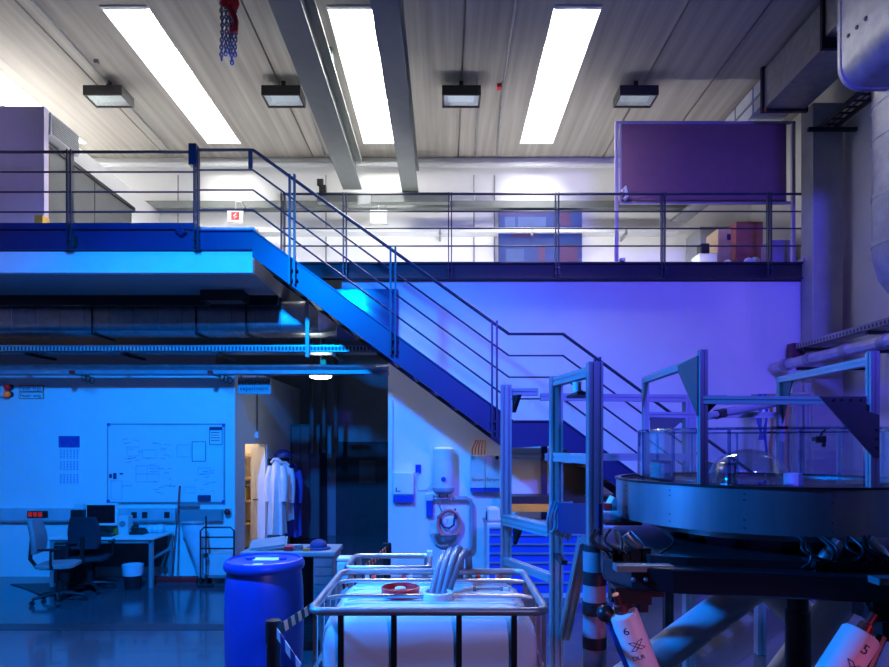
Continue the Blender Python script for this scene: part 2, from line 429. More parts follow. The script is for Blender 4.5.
def pipe(name, pts, r, m, label, cat='pipe', clips=()):
    o = M().tube(pts, r, 8).build(name, m, smooth=True)
    tag(o, label, cat)
    for c in clips: M().box(c[0]-.03, c[0]+.03, c[1]-.02, c[1]+.03, c[2]-.03, c[2]+.04).build('clip', GALVD, o)
    return o
zc = CEIL-.03
pipe('conduit', [(X(36,8.1)-.2, 7.0, zc), (X(36, 8.1), 8.1, zc), (X(176,12.4), 12.35, zc)], .016, GALVD, 'thin grey conduit on the ceiling beside the leftmost floodlight', clips=[(-4.98, 9.3, zc)])
pipe('conduit', [(X(302,9.9), 9.8, zc), (X(325, 12.4), 12.35, zc)], .012, GALVD, 'thin grey conduit running back from the second floodlight')
pipe('conduit', [(X(478,9.8), 9.75, zc), (X(475,12.4), 12.35, zc)], .012, GALVD, 'thin grey conduit running back from the third floodlight')
cj = pipe('conduit', [(X(516,8.0), 7.5, zc), (X(503,9.9), 9.9, zc), (X(496,12.4), 12.35, zc)], .015, GALVD, 'thin grey conduit with a red junction box on the ceiling')
M().box(X(497,9.95), X(501,9.95), 9.9, 10.0, zc-.03, zc+.02).build('junction_box', RED, cj)
pipe('heating_pipe', [(XL+.1, 12.35, Z(164, 12.35)), (XR-.1, 12.35, Z(165, 12.35))], .055, PALE, 'white pipe running the full width just under the ceiling at the back wall')
# upper back wall: beam, cable tray, vertical conduits, signs
tag(M().box(X(140,12.4), X(700,12.4), 12.28, 12.5, Z(209, 12.4), Z(203, 12.4)).box(X(140,12.4), X(700,12.4), 12.25, 12.5, Z(210.5,12.4), Z(209,12.4)).build('wall_rail_beam', GREYB), 'long grey steel rail beam fixed across the upper back wall', 'beam')
ct = thing('cable_tray', (X(400,12.3), 12.3, Z(231,12.3)), 'perforated cable tray along the upper back wall behind the gallery railing', 'cable tray')
m = M().box(X(195,12.3), X(675,12.3), 12.12, 12.14, Z(232,12.12), Z(227.5,12.12)).box(X(195,12.3), X(675,12.3), 12.14, 12.4, Z(232,12.12), Z(232,12.12)+.01)
m.build('tray', PALE, ct)
for px in (262, 345, 440, 530, 622): M().box(X(px,12.4)-.02, X(px,12.4)+.02, 12.1, 12.5, Z(240,12.4), Z(233,12.4)).build('bracket', GALVD, ct)
for px, lb in ((178, 'thin vertical conduit on the upper back wall at left above the cabin door'), (326, 'thin vertical conduit on the upper back wall near the left crane beam'), (474, 'thin vertical conduit on the upper back wall right of the right crane beam'), (494.5, 'thin vertical conduit on the upper back wall left of the blue poster')):
    pipe('conduit', [(X(px,12.46), 12.46, DECK+.05), (X(px,12.46), 12.46, CEIL-.35)], .014, GALVD, lb)
def sign_box(px0, px1, py0, py1, Y, label, red):
    t = thing('hanging_sign', (X((px0+px1)/2, Y), Y, Z(py1, Y)), label, 'sign')
    M().box(X(px0,Y), X(px1,Y), Y, Y+.06, Z(py1,Y), Z(py0,Y)).build('sign_plate', WHITE, t)
    cx = X((px0+px1)/2, Y)
    M().tube([(cx, Y+.03, Z(py0,Y)), (cx, Y+.03, Z(py0-9,Y)), (cx+.1, Y+.03, Z(py0-9,Y)), (cx+.1, 12.3, Z(py0-9,Y))], .01, 6).build('bracket', GALVD, t)
    if red:
        x0, x1 = cx-.075, cx+.075; z0, z1 = Z(py1-2, Y), Z(py0+2, Y)
        M().box(x0, x1, Y-.004, Y, z0, z1).build('red_field', RED, t)
        M().tube([(cx+.02, Y-.006, z1-.03), (cx-.03, Y-.006, (z0+z1)/2), (cx+.03, Y-.006, (z0+z1)/2-.01), (cx-.02, Y-.006, z0+.03)], .01, 6).build('flame_symbol', PAPER, t)
sign_box(227.5, 243, 210, 222, 11.9, 'white fire hose sign with a red square on the upper back wall', True)
sign_box(370, 387, 210, 223, 11.9, 'blank white sign hanging on the upper back wall under the crane beams', False)
# poster banner
Y = 12.2
po = thing('poster_stand', (X(540,Y), Y, DECK), 'tall blue poster banner standing on the gallery against the back wall', 'poster')
M().box(X(498.5,Y), X(582,Y), Y, Y+.03, DECK, Z(210.5,Y)).build('banner', POSTERB, po)
for a in ((505,515,217,234), (518,546,217,227), (506,524,249,264)): M().box(X(a[0],Y), X(a[1],Y), Y-.004, Y, Z(a[3],Y), Z(a[2],Y)).build('picture', POSTERL, po)
for a in ((513,537,228,237), (500,548,213,214.5), (560,570,212,226), (538,545,246,262), (560,578,245,263)): M().box(X(a[0],Y), X(a[1],Y), Y-.004, Y, Z(a[3],Y), Z(a[2],Y)).build('text_block', POSTERR, po)
# projection screen on frame
Y = 9.95
sc = thing('screen_on_stand', (X(703,Y), Y, DECK), 'large dark purple screen in a tube frame standing behind the gallery railing', 'screen')
M().box(X(621,Y), X(786,Y), Y-.01, Y+.02, Z(202,Y), Z(124,Y)).build('screen_sheet', MAGENTA, sc)
for px in (616.5, 793): M().bar((X(px,Y), Y, DECK), (X(px,Y), Y, Z(122,Y)), .05).build('upright', SCRFR, sc)
for a, b_, w in (((615,123),(795,123),.04), ((620,203),(790,203),.04), ((620.5,203),(620.5,124),.025)): M().bar(P(*a,Y), P(*b_,Y), w).build('frame_bar', SCRFR, sc)
for px in (616.5, 793): M().box(X(px,Y)-.04, X(px,Y)+.04, Y-.35, Y+.35, DECK-.01, DECK+.03).build('foot', SCRFR, sc)
M().tube([P(622,192,Y-.03), P(625,187,Y-.06), P(627,196,Y-.06), P(624,200,Y-.03)], .03, 8).build('cloth_roll', PAPER, sc, smooth=True)
# cartons on gallery
def carton(px0, px1, py0, py1, Y, d, m, label, mark=None, name='cardboard_box'):
    z0 = Z(py1, Y)
    t = thing(name, (X((px0+px1)/2,Y), Y+d/2, z0), label, 'box', 'boxes stored on the gallery')
    M().box(X(px0,Y), X(px1,Y), Y, Y+d, z0, Z(py0,Y)).build('body', m, t, bevel=.006)
    M().box(X((px0+px1)/2,Y)-.03, X((px0+px1)/2,Y)+.03, Y-.003, Y+d, Z(py0,Y), Z(py0,Y)+.004).build('tape', CARD, t)
    return t
GZ = lambda Y: HY-(DECK-EYE)*F/Y
Yc = 10.9
b = carton(736, 763, 221.5, GZ(Yc), Yc, .8, CARDR, 'tall red-brown carton on the gallery behind the railing')
m = M(); m.box(X(729,11.2), X(736,11.2), 11.15, 11.2, Z(238,11.2), Z(232,11.2)); 
b = carton(718, 735.5, 228, GZ(11.1), 11.1, .6, CARD, 'brown cardboard box stacked left of the red-brown carton')
M().box(X(727,11.1), X(731,11.1), 11.096, 11.1, Z(240,11.1), Z(234,11.1)).build('printed_mark', INK, b)
carton(770, 793, 240, GZ(10.6), 10.6, .5, mat('purple_crate', (.25,.2,.42), .5), 'purple plastic box on the gallery right of the red-brown carton', name='storage_box')
bg = M(); 
for i in range(7): bg.ball((X(726+i*4.5,10.75)+random.uniform(-.03,.03), 10.7+random.uniform(-.05,.05), DECK+.1+random.uniform(0,.18)), .085, 10, (1,.8,1))
tag(bg.build('plastic_bag', BAG, smooth=True), 'crumpled clear plastic bag in front of the cartons on the gallery', 'bag')
dv = thing('black_device', (X(707,10.8), 10.8, DECK), 'black device on a white case on the gallery left of the cartons', 'device')
M().box(X(698,10.8), X(716,10.8), 10.75, 11.1, DECK, Z(254,10.8)).build('case', PALE, dv, bevel=.01)
M().box(X(701,10.8), X(710,10.8), 10.8, 11.0, Z(254,10.8), Z(243,10.8)).build('device_body', BLACK, dv, bevel=.02)
tag(M().box(X(694,11.9), X(722,11.9), 11.6, 12.3, DECK, Z(232,11.9)).build('storage_cabinet', MGREY, bevel=.01), 'grey storage cabinet at the back of the gallery behind the black device', 'cabinet')
tr2 = M().prism([(0,0),(.3,0),(.3,.05),(0,.05)], lambda p: Vector((X(672,12.2)+p[0]-.1, 12.0, Z(226,12.2)+p[1])), lambda p: Vector((X(732,10)+p[0]-.1, 10.0, Z(226,12.2)+p[1])))
tag(tr2.build('cable_tray', GALVD), 'grey cable tray bending towards the viewer above the gallery boxes', 'cable tray')

# cabin on the mezzanine at left
cb = thing('mezzanine_cabin', (-6.8, 8.8, DECK), 'cabin at the left of the mezzanine with dark grey sliding doors', 'cabin')
M().box(XL, -5.48, 8.8, YB, DECK, 6.45).build('cabin_wall', WALL, cb)
M().box(XL, -5.36, 8.70, 8.8, DECK, 6.52).build('front_panel', mat('violet_lit_wall_tint', (.5,.45,.62), .7, var=.03), cb)  # violet light falling on this wall end is mixed into its colour
for a, b_ in ((8.95, 10.1), (10.12, 11.3)): M().box(-5.48, -5.44, a, b_, DECK, 6.08).build('sliding_door', DGREY, cb)
M().box(-5.48, -5.42, 8.9, 11.4, 6.08, 6.14).build('door_track', BLKM, cb)
M().box(-5.48, -5.34, 8.82, 9.5, 6.2, 6.50).build('grille_box', PALE, cb)
m = M()
for i in range(9): m.box(-5.335, -5.325, 8.84, 9.48, 6.22+i*.03, 6.235+i*.03)
m.build('louvre', MGREY, cb)
M().box(-5.475, -5.43, 8.9, 8.93, DECK, 6.1).build('door_frame', mat('red_brown_frame', (.2,.07,.06), .5), cb)
pad = M().box(X(36.5,8.3), X(45,8.3), 8.25, 8.4, DECK, Z(216,8.3)).build('yellow_tool_case', mat('yellow_plastic', (.75,.42,.04), .5), bevel=.01)
tag(pad, 'small yellow tool case on the mezzanine deck edge', 'tool case')

# chain hoist
ch = thing('chain_hoist', (X(229,6.0), 6.0, Z(66,6.0)), 'blue chains with a red hook block hanging from the ceiling at top left', 'chain hoist')
Yh = 6.0
def chain(px0, py0, py1, sway=0):
    m = M(); n = int((py0-py1)/-3.6)
    for i in range(n):
        c = P(px0+sway*math.sin(i*.5), py0+(py1-py0)*i/n, Yh+(.01 if i % 2 else 0)); 
        pts = []
        for j in range(10):
            t = 2*math.pi*j/10; a = .014*math.cos(t); b_ = .024*math.sin(t)
            pts.append(c+(Vector((a, 0, b_)) if i % 2 else Vector((0, a, b_))))
        m.tube(pts, .0062, 5, closed=True)
    return m
CHB = mat('blue_chain_steel', (.05, .08, .30), .3, .6)
for px, a, b_ in ((221.8, -30, 62), (226, -30, 57), (229.5, -30, 55), (232, -30, 66), (235.5, -30, 58)): chain(px, a, b_, .5).build('chain', CHB, ch, smooth=True)
M().ball(P(232, 4, Yh), .07, 12, (1, .6, 1)).ball(P(226, 2, Yh), .055, 10).build('hook_block', RED, ch, smooth=True)
M().tube([P(229,6,Yh-.05), P(233,14,Yh-.05), P(236,22,Yh-.05), P(235,30,Yh-.05), P(232,31,Yh-.05), P(231,26,Yh-.05)], [.03,.03,.025,.03,.03,.02], 8).build('hook', RED, ch, smooth=True)
M().cyl(P(229, -30, Yh), (X(229,Yh), Yh, CEIL), .03).build('hanger_rod', BLKM, ch)

# ------------------------------------------------------------------ under-deck services
du = thing('oval_duct', (-4.5, 9.8, 3.63), 'flat oval ventilation duct under the mezzanine soffit', 'duct')
x0, x1 = XL+.1, X(318, 9.56)
sec = rrect(9.56, 10.15, 3.64, 4.13, .13, 6)
M().loft([[Vector((xx, y, z)) for y, z in sec] for xx in (x0, x1)]+[[Vector((x1+.22, 10.0+(y-9.86)*.75, 3.9+(z-3.89)*.7)) for y, z in sec]]+[[Vector((x1+.5, 10.6+(y-9.86)*.7, 3.88+(z-3.89)*.6)) for y, z in sec]]).build('duct_body', GALV, du, smooth=True)
m = M(); xx = x0+.2
sec2 = rrect(9.554, 10.156, 3.634, 4.136, .132, 6)
while xx < x1:
    M().loft([[Vector((q, y, z)) for y, z in sec2] for q in (xx, xx+.012)]).build('seam_band', GALVD, du, smooth=True); xx += .36
for px in (92, 196, 246): 
    m = M(); m.bar(P(px, 334, 9.54), P(px, 301, 9.54), .02).bar((X(px,9.54),9.54,3.62), (X(px,9.54),10.2,3.62), .03)
    m.build('hanger_strap', BLKM, du)
tr = thing('cable_tray', (X(180,9.1), 9.1, Z(352,9.1)), 'long perforated cable tray under the oval duct', 'cable tray')
Yt = 9.1
m = M().box(XL+.1, X(374,Yt), Yt, Yt+.012, Z(352,Yt), Z(345,Yt)).box(XL+.1, X(374,Yt), Yt, Yt+.3, Z(352,Yt), Z(352,Yt)+.01).box(XL+.1, X(374,Yt), Yt+.3, Yt+.312, Z(352,Yt), Z(345,Yt))
m.build('tray', GALV, tr)
PERF = stripes('perforated_strip', (.5,.52,.54), (.03,.03,.035), 20, (1, 0, 0), .35)
M().box(XL+.1, X(374,Yt), Yt-.003, Yt, Z(350.5,Yt), Z(346.5,Yt)).build('perforated_strip', PERF, tr)
for px in (22, 118, 215, 330): M().bar((X(px,Yt)+.05, Yt+.02, Z(354,Yt)), (X(px,Yt)+.05, YW, Z(353,Yt)), .04).build('wall_bracket', BLKM, tr)
M().tube([(X(-5,Yt)+i*.05, Yt+.16+.02*math.sin(i*.7), Z(349,Yt)) for i in range(100)], .04, 8).build('cable_bundle', HOSEC, tr, smooth=True)
M().bar(P(307.5,300,9.07), P(307.5,357,9.07), .05, .04).build('hanger_rod', ALU, tr)
pp = pipe('silver_pipe', [(XL+.1, 9.35, Z(367,9.35)), (X(389,9.35), 9.35, Z(367,9.35))], .033, GALV, 'long shiny silver pipe below the perforated cable tray')
M().box(XL+.1, X(388,9.35), 9.37, 9.62, Z(373.5,9.35), Z(369.5,9.35)).build('support_channel', mat('channel_paint', (.35,.36,.42), .4, .3), pp)
for px in (72, 210): 
    M().bar(P(px,373,9.37), (X(px,9.37)-.0, YW, Z(373,9.37)), .035).build('bracket_arm', BLKM, pp)
    M().box(X(px,9.3)-.03, X(px,9.3)+.03, 9.28, 9.33, Z(374.5,9.3), Z(370.5,9.3)).build('end_cap', RED, pp)
    m = M()
    for i in range(3):
        c = P(px+12+i*4, 374+i*1.5, 9.5)
        m.tube([c+Vector((.035*math.cos(2*math.pi*j/12), 0, .05*math.sin(2*math.pi*j/12)-.05)) for j in range(12)], .007, 5, closed=True)
    m.build('cable_loop', BLKM, pp)
# passage lamp and stuff
lp = thing('passage_lamp', (X(319,10.4), 10.4, Z(377,10.4)), 'lit oval ceiling lamp hanging in the dark passage', 'ceiling light')
M().ball((X(319,10.4), 10.55, Z(375.5,10.4)), .18, 16, (1, .8, .25)).build('diffuser', TUBEL, lp, smooth=True)
M().cyl((X(319,10.4), 10.55, Z(374,10.4)), (X(319,10.4), 10.55, 4.13), .012).build('hanger_rod', GALVD, lp)
tag(M().box(X(321,9.35), X(326,9.35), 9.32, 9.38, Z(367,9.35)+.028, Z(359.5,9.35)).build('green_marker', mat('green_plastic', (.03,.5,.1), .4)), 'small green marker block on the pipe above the passage', 'marker')
lk = thing('locker_row', (-2.85, 13.4, 0), 'row of dark lockers along the left of the passage end', 'locker')
M().box(-3.15, -2.55, 13.3, 14.1, 0, 2.4).build('body', DOORD, lk)
for i in range(3): M().box(-3.12+i*.19, -2.95+i*.19, 13.28, 13.3, .08, 2.35).build('locker_door', DGREY, lk)
for i, px in enumerate((312, 324, 336)):
    pipe('riser_pipe', [(X(px,13.0), 13.0, Z(453,13.0)), (X(px,13.0), 13.0, 4.1)], .045, DGREY, ['dark vertical pipe in the passage, leftmost of three hanging pipes', 'dark vertical pipe in the passage, middle of three hanging pipes', 'dark vertical pipe in the passage, rightmost of three hanging pipes'][i])
es = thing('experiment_sign', (X(253.5,9.7), 9.7, Z(394,9.7)), 'hanging sign reading EXPERIMENT beside the passage entrance', 'sign')
M().box(X(238,9.7), X(270.5,9.7), 9.7, 9.73, Z(394,9.7), Z(377.5,9.7)).build('sign_plate', mat('grey_sign', (.42,.42,.45), .5), es)
text('EXPERIMENT', .085, (X(254,9.7), 9.697, Z(382.5,9.7)), BLACK, es)
text('experiment', .092, (X(254,9.7), 9.697, Z(388.5,9.7)), BLACK, es)
m = M()
for px in (241, 268): m.bar((X(px,9.7), 9.71, Z(378,9.7)), (X(px,9.7), 9.71, Z(368,9.7)), .008)
m.build('chain', BLKM, es)
pipe('conduit', [(-3.14, 10.9, 1.0+1.2), (-3.14, 10.9, 3.2)], .014, GALVD, 'thin conduit with a switch on the passage side wall')
M().box(-3.155, -3.10, 10.85, 10.95, 2.14, 2.26)
tag(M().box(-3.16, -3.11, 10.85, 10.95, 2.1, 2.2).build('light_switch', PALE), 'pale light switch on the passage side wall above the store doorway', 'switch')
# store shelves seen through doorway
sh = thing('store_shelf', (-4.1, 12.2, 0), 'warm lit shelving seen through the store doorway', 'shelf')
for zz in (.5, .92, 1.35, 1.78): M().box(-5.2, -3.45, 12.0, 12.55, zz, zz+.03).build('shelf_board', CARD, sh)
for xx in (-5.2, -3.47): M().box(xx, xx+.03, 12.0, 12.55, 0, 2.2).build('side_panel', CARD, sh)
can = thing('plastic_canister', (-3.86, 12.2, .95), 'pale yellow canister on the store shelf', 'canister')
M().box(-4.02, -3.70, 12.1, 12.4, .95, 1.2).build('body', mat('canister_yellow', (.7,.6,.25), .5), can, bevel=.03)
M().cyl((-3.8, 12.25, 1.2), (-3.8, 12.25, 1.24), .03).build('cap', WHITE, can)

# coats on hooks
def coat(cx, cy, ztop, L, w, m, label, ph, kind):
    t = thing(kind, (cx, cy, ztop-L), label, 'coat', 'coats hanging in the passage')
    rings = []
    N = 28
    for i in range(13):
        s = i/12; zz = ztop-.03-L*s
        ww = w*(.30+.55*min(1, s*7)**.6+.30*s); dd = .05+.08*min(1, s*4)+.06*s
        rings.append([Vector((cx+ww*.5*math.cos(2*math.pi*j/N)+.012*math.sin(9*j/N*6.28+ph)*s, cy+(dd*math.sin(2*math.pi*j/N))*(1+.35*s*math.sin(7*2*math.pi*j/N+ph)), zz+.01*math.sin(j))) for j in range(N)])
    M().loft(rings).build('coat_body', m, t, smooth=True)
    for s in (-1, 1):
        M().tube([(cx+s*w*.36, cy, ztop-.13), (cx+s*w*.47, cy-.05, ztop-.32), (cx+s*w*.5, cy-.06, ztop-.52), (cx+s*w*.48, cy-.09, ztop-.74)], [.06,.07,.065,.06], 10).build('sleeve', m, t, smooth=True)
    M().tube([(cx-.09, cy-.03, ztop-.06), (cx-.04, cy-.06, ztop), (cx+.04, cy-.06, ztop), (cx+.09, cy-.03, ztop-.06)], .025, 8).build('collar', m, t, smooth=True)
    return t
coat(X(277,11.4), 11.4, Z(459,11.4), 1.28, .28, COATW, 'white lab coat hanging at the front of the passage hooks', .3, 'lab_coat')
coat(X(284.5,11.85), 11.85, Z(462,11.85), 1.02, .29, COATW, 'shorter pale lab coat hanging behind the front white coat', 1.3, 'lab_coat')
coat(X(292,12.4), 12.4, Z(464,12.4), 1.34, .32, COATB, 'blue work coat hanging behind the white coats', 2.1, 'work_coat')
hr = thing('coat_rack', (-3.1, 12.3, Z(455,12.3)), 'wall coat rack rail with dark hooks in the passage', 'coat rack')
M().box(-3.16, -3.13, 11.6, 13.1, 1.62, 1.74).build('rail', BLKM, hr)
for yy in (11.9, 12.3, 12.7): M().tube([(-3.13, yy, 1.7), (-3.0, yy, 1.7), (-2.98, yy, 1.76)], .01, 6).build('hook', BLKM, hr)
hat = M().ball((X(283,11.8), 11.8, Z(456,11.8)), .16, 14, (1,1,.75), lo=-10); hat.lathe([(.16,0),(.2,-.01),(.2,.005),(.15,.01)], (X(283,11.8), 11.8, Z(457,11.8)), 20)
tag(hat.build('safety_helmet', mat('dark_blue_helmet', (.02,.03,.14), .4), smooth=True), 'dark blue helmet on the coat rack above the white coats', 'helmet')

# ------------------------------------------------------------------ office wall items
Y = YW
wb = thing('whiteboard', (X(166,Y), Y, Z(503,Y)), 'large whiteboard with faint pen drawings on the blue office wall', 'whiteboard')
Yb = Y-.03
GLW = mat('whiteboard_enamel', (.78,.79,.8), .12, var=.01)
M().box(X(108,Yb), X(224,Yb), Yb, Y, Z(502,Yb), Z(424,Yb)).build('board', GLW, wb)
m = M()
m.box(X(107.3,Yb), X(224.7,Yb), Yb-.008, Y, Z(425,Yb), Z(423.5,Yb)).box(X(107.3,Yb), X(224.7,Yb), Yb-.008, Y, Z(503,Yb), Z(501.7,Yb))
m.box(X(107.3,Yb), X(108.3,Yb), Yb-.008, Y, Z(503,Yb), Z(423.5,Yb)).box(X(223.7,Yb), X(224.7,Yb), Yb-.008, Y, Z(503,Yb), Z(423.5,Yb))
m.build('frame', ALU, wb)
for px, py in ((108.8,424.7),(223.8,425.2),(108.5,501),(223.5,501.7)): M().box(X(px-1.5,Yb), X(px+1.5,Yb), Yb-.014, Yb-.008, Z(py+1.5,Yb), Z(py-1.5,Yb)).build('corner_cap', BLUEP, wb)
def stroke(m, pts, r=.004): m.tube([P(a, b, Yb-.002) for a, b in pts], r, 4)
m = M()
for a, b, c, d in ((127,447,139,456),(142,450,156,458),(136,466,147,474),(147,466,159,474),(136,474,147,482),(147,474,159,482),(177,445,191,457),(185,487,195,493),(198,468,210,474),(111,481,122,499)):
    stroke(m, [(a,b),(c,b),(c,d),(a,d),(a,b)], .003)
for k in range(34):
    a = random.uniform(120, 170); b = random.uniform(440, 494); stroke(m, [(a,b),(a+random.uniform(2,6),b+random.uniform(-1,1)),(a+random.uniform(4,8),b+random.uniform(-2,2))], .003)
for k in range(12):
    a = random.uniform(194, 214); b = random.uniform(468, 496); stroke(m, [(a,b),(a+random.uniform(2,6),b+random.uniform(-.6,.6))], .003)
stroke(m, [(128,459),(136,457.5)], .005)
m.build('pen_drawing', mat('faded_marker_ink', (.10,.20,.42), .7), wb)
m = M()
for a in ((109.5,112,474,478),(113.5,116.5,473,479),(120,123,473,474.5)): m.box(X(a[0],Yb), X(a[1],Yb), Yb-.012, Yb, Z(a[3],Yb), Z(a[2],Yb))
m.build('magnet', INK, wb)
M().box(X(180,Yb), X(200,Yb), Yb-.07, Yb-.008, Z(505.5,Yb), Z(503.3,Yb)).build('pen_tray', ALU, wb)
tag(M().box(X(198.5,Yb), X(211,Yb), Yb-.05, Yb-.001, Z(500.5,Yb), Z(495,Yb)).build('board_eraser', INK, bevel=.01), 'dark board eraser stuck to the lower right of the whiteboard', 'eraser')
def sheet(px0, px1, py0, py1, label, head, border=False, name='paper_sheet', rows=0):
    t = thing(name, (X((px0+px1)/2,Yb), Yb-.004, Z(py1,Yb)), label, 'notice')
    M().box(X(px0,Yb), X(px1,Yb), Yb-.005, Yb-.001, Z(py1,Yb), Z(py0,Yb)).build('paper', PAPER, t)
    if head: M().box(X(px0+.6,Yb), X(px1-.6,Yb), Yb-.008, Yb-.005, Z(py0+head,Yb), Z(py0+.6,Yb)).build('heading', INK, t)
    if border:
        m = M(); w = .6
        for a in ((px0,px0+w,py0,py1),(px1-w,px1,py0,py1),(px0,px1,py0,py0+w),(px0,px1,py1-w,py1)): m.box(X(a[0],Yb), X(a[1],Yb), Yb-.008, Yb-.005, Z(a[3],Yb), Z(a[2],Yb))
        m.build('border', INK, t)
    if rows:
        m = M()
        for i in range(rows):
            yy = py0+head+2+i*2.6; m.box(X(px0+1.5,Yb), X(px1-1.5-random.random()*2,Yb), Yb-.008, Yb-.005, Z(yy+.7,Yb), Z(yy,Yb))
        m.build('print', INKR if head > 2.5 else INK, t)
    return t
sheet(192, 206, 441.5, 461.5, 'paper notice in a dark border pinned on the whiteboard', 0, True, rows=0)
sheet(209.5, 222.5, 427, 445, 'printed notice with a dark heading at the top right of the whiteboard', 3.2, True, rows=4)
sheet(207.5, 221.5, 448, 466.5, 'plain paper sheet below the printed notice on the whiteboard', 0)
Yb = YW-.004
ca = thing('wall_calendar', (X(69.5,Yb), Yb, Z(486,Yb)), 'three-month wall calendar with a dark blue header left of the whiteboard', 'calendar')
M().box(X(59,Yb), X(80,Yb), Yb-.006, YW, Z(486,Yb), Z(436,Yb)).build('paper', PAPER, ca)
M().box(X(59,Yb), X(80,Yb), Yb-.009, Yb-.006, Z(447.5,Yb), Z(436,Yb)).build('header', mat('calendar_header', (.03,.06,.35), .5, var=.4, scale=25), ca)
m = M()
for k, y0 in enumerate((449.5, 461, 474)):
    for i in range(6):
        for j in range(6): m.box(X(60.3+i*3.3,Yb), X(62+i*3.3,Yb), Yb-.008, Yb-.006, Z(y0+j*1.6+1,Yb), Z(y0+j*1.6,Yb))
m.build('dates', mat('calendar_print', (.25,.32,.6), .7), ca)
for (y0, y1, s, mt, lb) in ((385.3,391.5,'Feuer krgs.',RED,'red framed warning sign on the office wall, upper of two'), (392.3,399,'Feuer weg.',ORANGE,'orange framed warning sign on the office wall, lower of two')):
    t = thing('warning_sign', (X(31.5,Yb), Yb, Z(y1,Yb)), lb, 'sign')
    M().box(X(19.2,Yb), X(44,Yb), Yb-.01, YW, Z(y1,Yb), Z(y0,Yb)).build('sign_frame', mt, t)
    M().box(X(19.9,Yb), X(43.3,Yb), Yb-.012, Yb-.01, Z(y1-.7,Yb), Z(y0+.7,Yb)).build('sign_plate', PAPER, t)
    text(s, .075, (X(31.5,Yb), Yb-.014, Z((y0+y1)/2,Yb)), INK, t)
for (py, mt, lb) in ((387.5, REDL, 'red warning lamp left of the upper warning sign'), (394.5, ORANGL, 'orange warning lamp left of the lower warning sign')):
    t = thing('warning_lamp', (X(11,Yb), Yb, Z(py+3,Yb)), lb, 'lamp')
    c = P(11, py, Yb)
    M().cyl(c, c+Vector((0,-.06,0)), .045).build('base', BLKM, t)
    M().ball(c+Vector((0,-.09,0)), .045, 12).build('lamp_glass', mt, t, smooth=True)
tag(M().box(X(-4,Yb), X(7,Yb), Yb-.05, YW, Z(397,Yb), Z(385,Yb)).build('wall_box', PALE, bevel=.006), 'pale wall box at the left edge beside the warning lamps', 'box')
# trunking
tk = thing('cable_trunking', (X(90,YW), YW, Z(522,YW)), 'white cable trunking along the office wall behind the desk', 'trunking')
M().box(X(-30,YW), X(177,YW), YW-.07, YW, Z(521,YW), Z(508,YW)).build('channel', mat('trunking_plastic', (.5,.52,.56), .4), tk, bevel=.004)
M().box(X(-30,YW), X(177,YW), YW-.075, YW-.07, Z(521.5,YW), Z(519.5,YW)).build('lip', ALU, tk)
for px in (136.5, 147, 169): M().box(X(px-2.6,YW), X(px+2.6,YW), YW-.08, YW-.07, Z(517.5,YW), Z(511.5,YW)).build('socket', BLACK, tk)
ps = M().box(X(31,YW), X(51,YW), YW-.09, YW-.07, Z(517,YW), Z(510.5,YW)).build('socket_strip', BLACK, tk)
for px in (34, 39, 44): M().box(X(px-1.8,YW), X(px+1.8,YW), YW-.095, YW-.09, Z(516,YW), Z(511.5,YW)).build('red_socket', REDLIT, ps)
tk2 = tag(M().box(X(178.5,YW), X(224,YW), YW-.09, YW, Z(520.5,YW), Z(509,YW)).build('metal_trunking', ALU, bevel=.006), 'shiny metal trunking section below the whiteboard right half', 'trunking')
t = thing('emergency_stop', (X(229,YW), YW, Z(514,YW)), 'red emergency stop button on the wall right of the whiteboard', 'button')
M().box(X(226,YW), X(232,YW), YW-.05, YW, Z(514.5,YW), Z(508,YW)).build('box', PALE, t)
M().ball((X(229,YW), YW-.08, Z(511.3,YW)), .05, 12, (1,.6,1)).build('button', RED, t, smooth=True)

# desk
X0, X1, Y0, Y1, ZT = X(47,9.0), X(150,9.0), 9.0, 9.7, .70
dsk = thing('desk', ((X0+X1)/2, 9.35, 0), 'white office desk with metal legs below the calendar and whiteboard', 'desk')
M().box(X0, X1+.05, Y0, Y1, ZT-.03, ZT).build('tabletop', WHITE, dsk, bevel=.005)
for a in (X0+.02, X1-.03):
    for b_ in (Y0+.03, Y1-.05): M().box(a, a+.05, b_, b_+.05, 0, ZT-.03).build('leg', ALU, dsk)
M().box(X0+.07, X1-.03, Y1-.06, Y1-.04, .18, ZT-.03).build('modesty_panel', mat('brown_grey_panel', (.20,.17,.17), .7), dsk)
M().bar((X1, Y0+.08, .4), (X1, Y1-.03, .45), .03).bar((X0+.07, Y0+.05, ZT-.06), (X1, Y0+.05, ZT-.06), .04).build('side_rail', ALU, dsk)
# monitor
mo = thing('monitor', (X(101.5,9.4), 9.45, ZT), 'flat monitor with a pale bezel on the office desk', 'monitor')
M().box(X(86,9.4), X(117,9.4), 9.40, 9.45, Z(525.5,9.4), Z(503.5,9.4)).build('case', WHITE, mo, bevel=.006)
M().box(X(87,9.4), X(115,9.4), 9.395, 9.40, Z(523,9.4), Z(505,9.4)).build('screen', SCREEN, mo)
M().box(X(97,9.4), X(105,9.4), 9.45, 9.5, ZT+.02, Z(515,9.4)).box(X(92,9.4), X(110,9.4), 9.4, 9.6, ZT, ZT+.02).build('stand', BLKM, mo)
kb = M().box(X(96,9.15), X(113,9.15), 9.1, 9.24, ZT, ZT+.025).build('keyboard', BLACK)
tag(kb, 'black keyboard on the desk in front of the monitor', 'keyboard')
t = thing('desk_speaker', (X(122.5,9.45), 9.5, ZT), 'pale desk speaker right of the monitor', 'speaker')
M().box(X(117.5,9.4), X(128,9.4), 9.4, 9.55, ZT, Z(516,9.4)).build('cabinet', PALE, t, bevel=.008)
M().cyl((X(122.5,9.4), 9.398, Z(524,9.4)), (X(122.5,9.4), 9.392, Z(524,9.4)), .045).build('cone', MGREY, t)
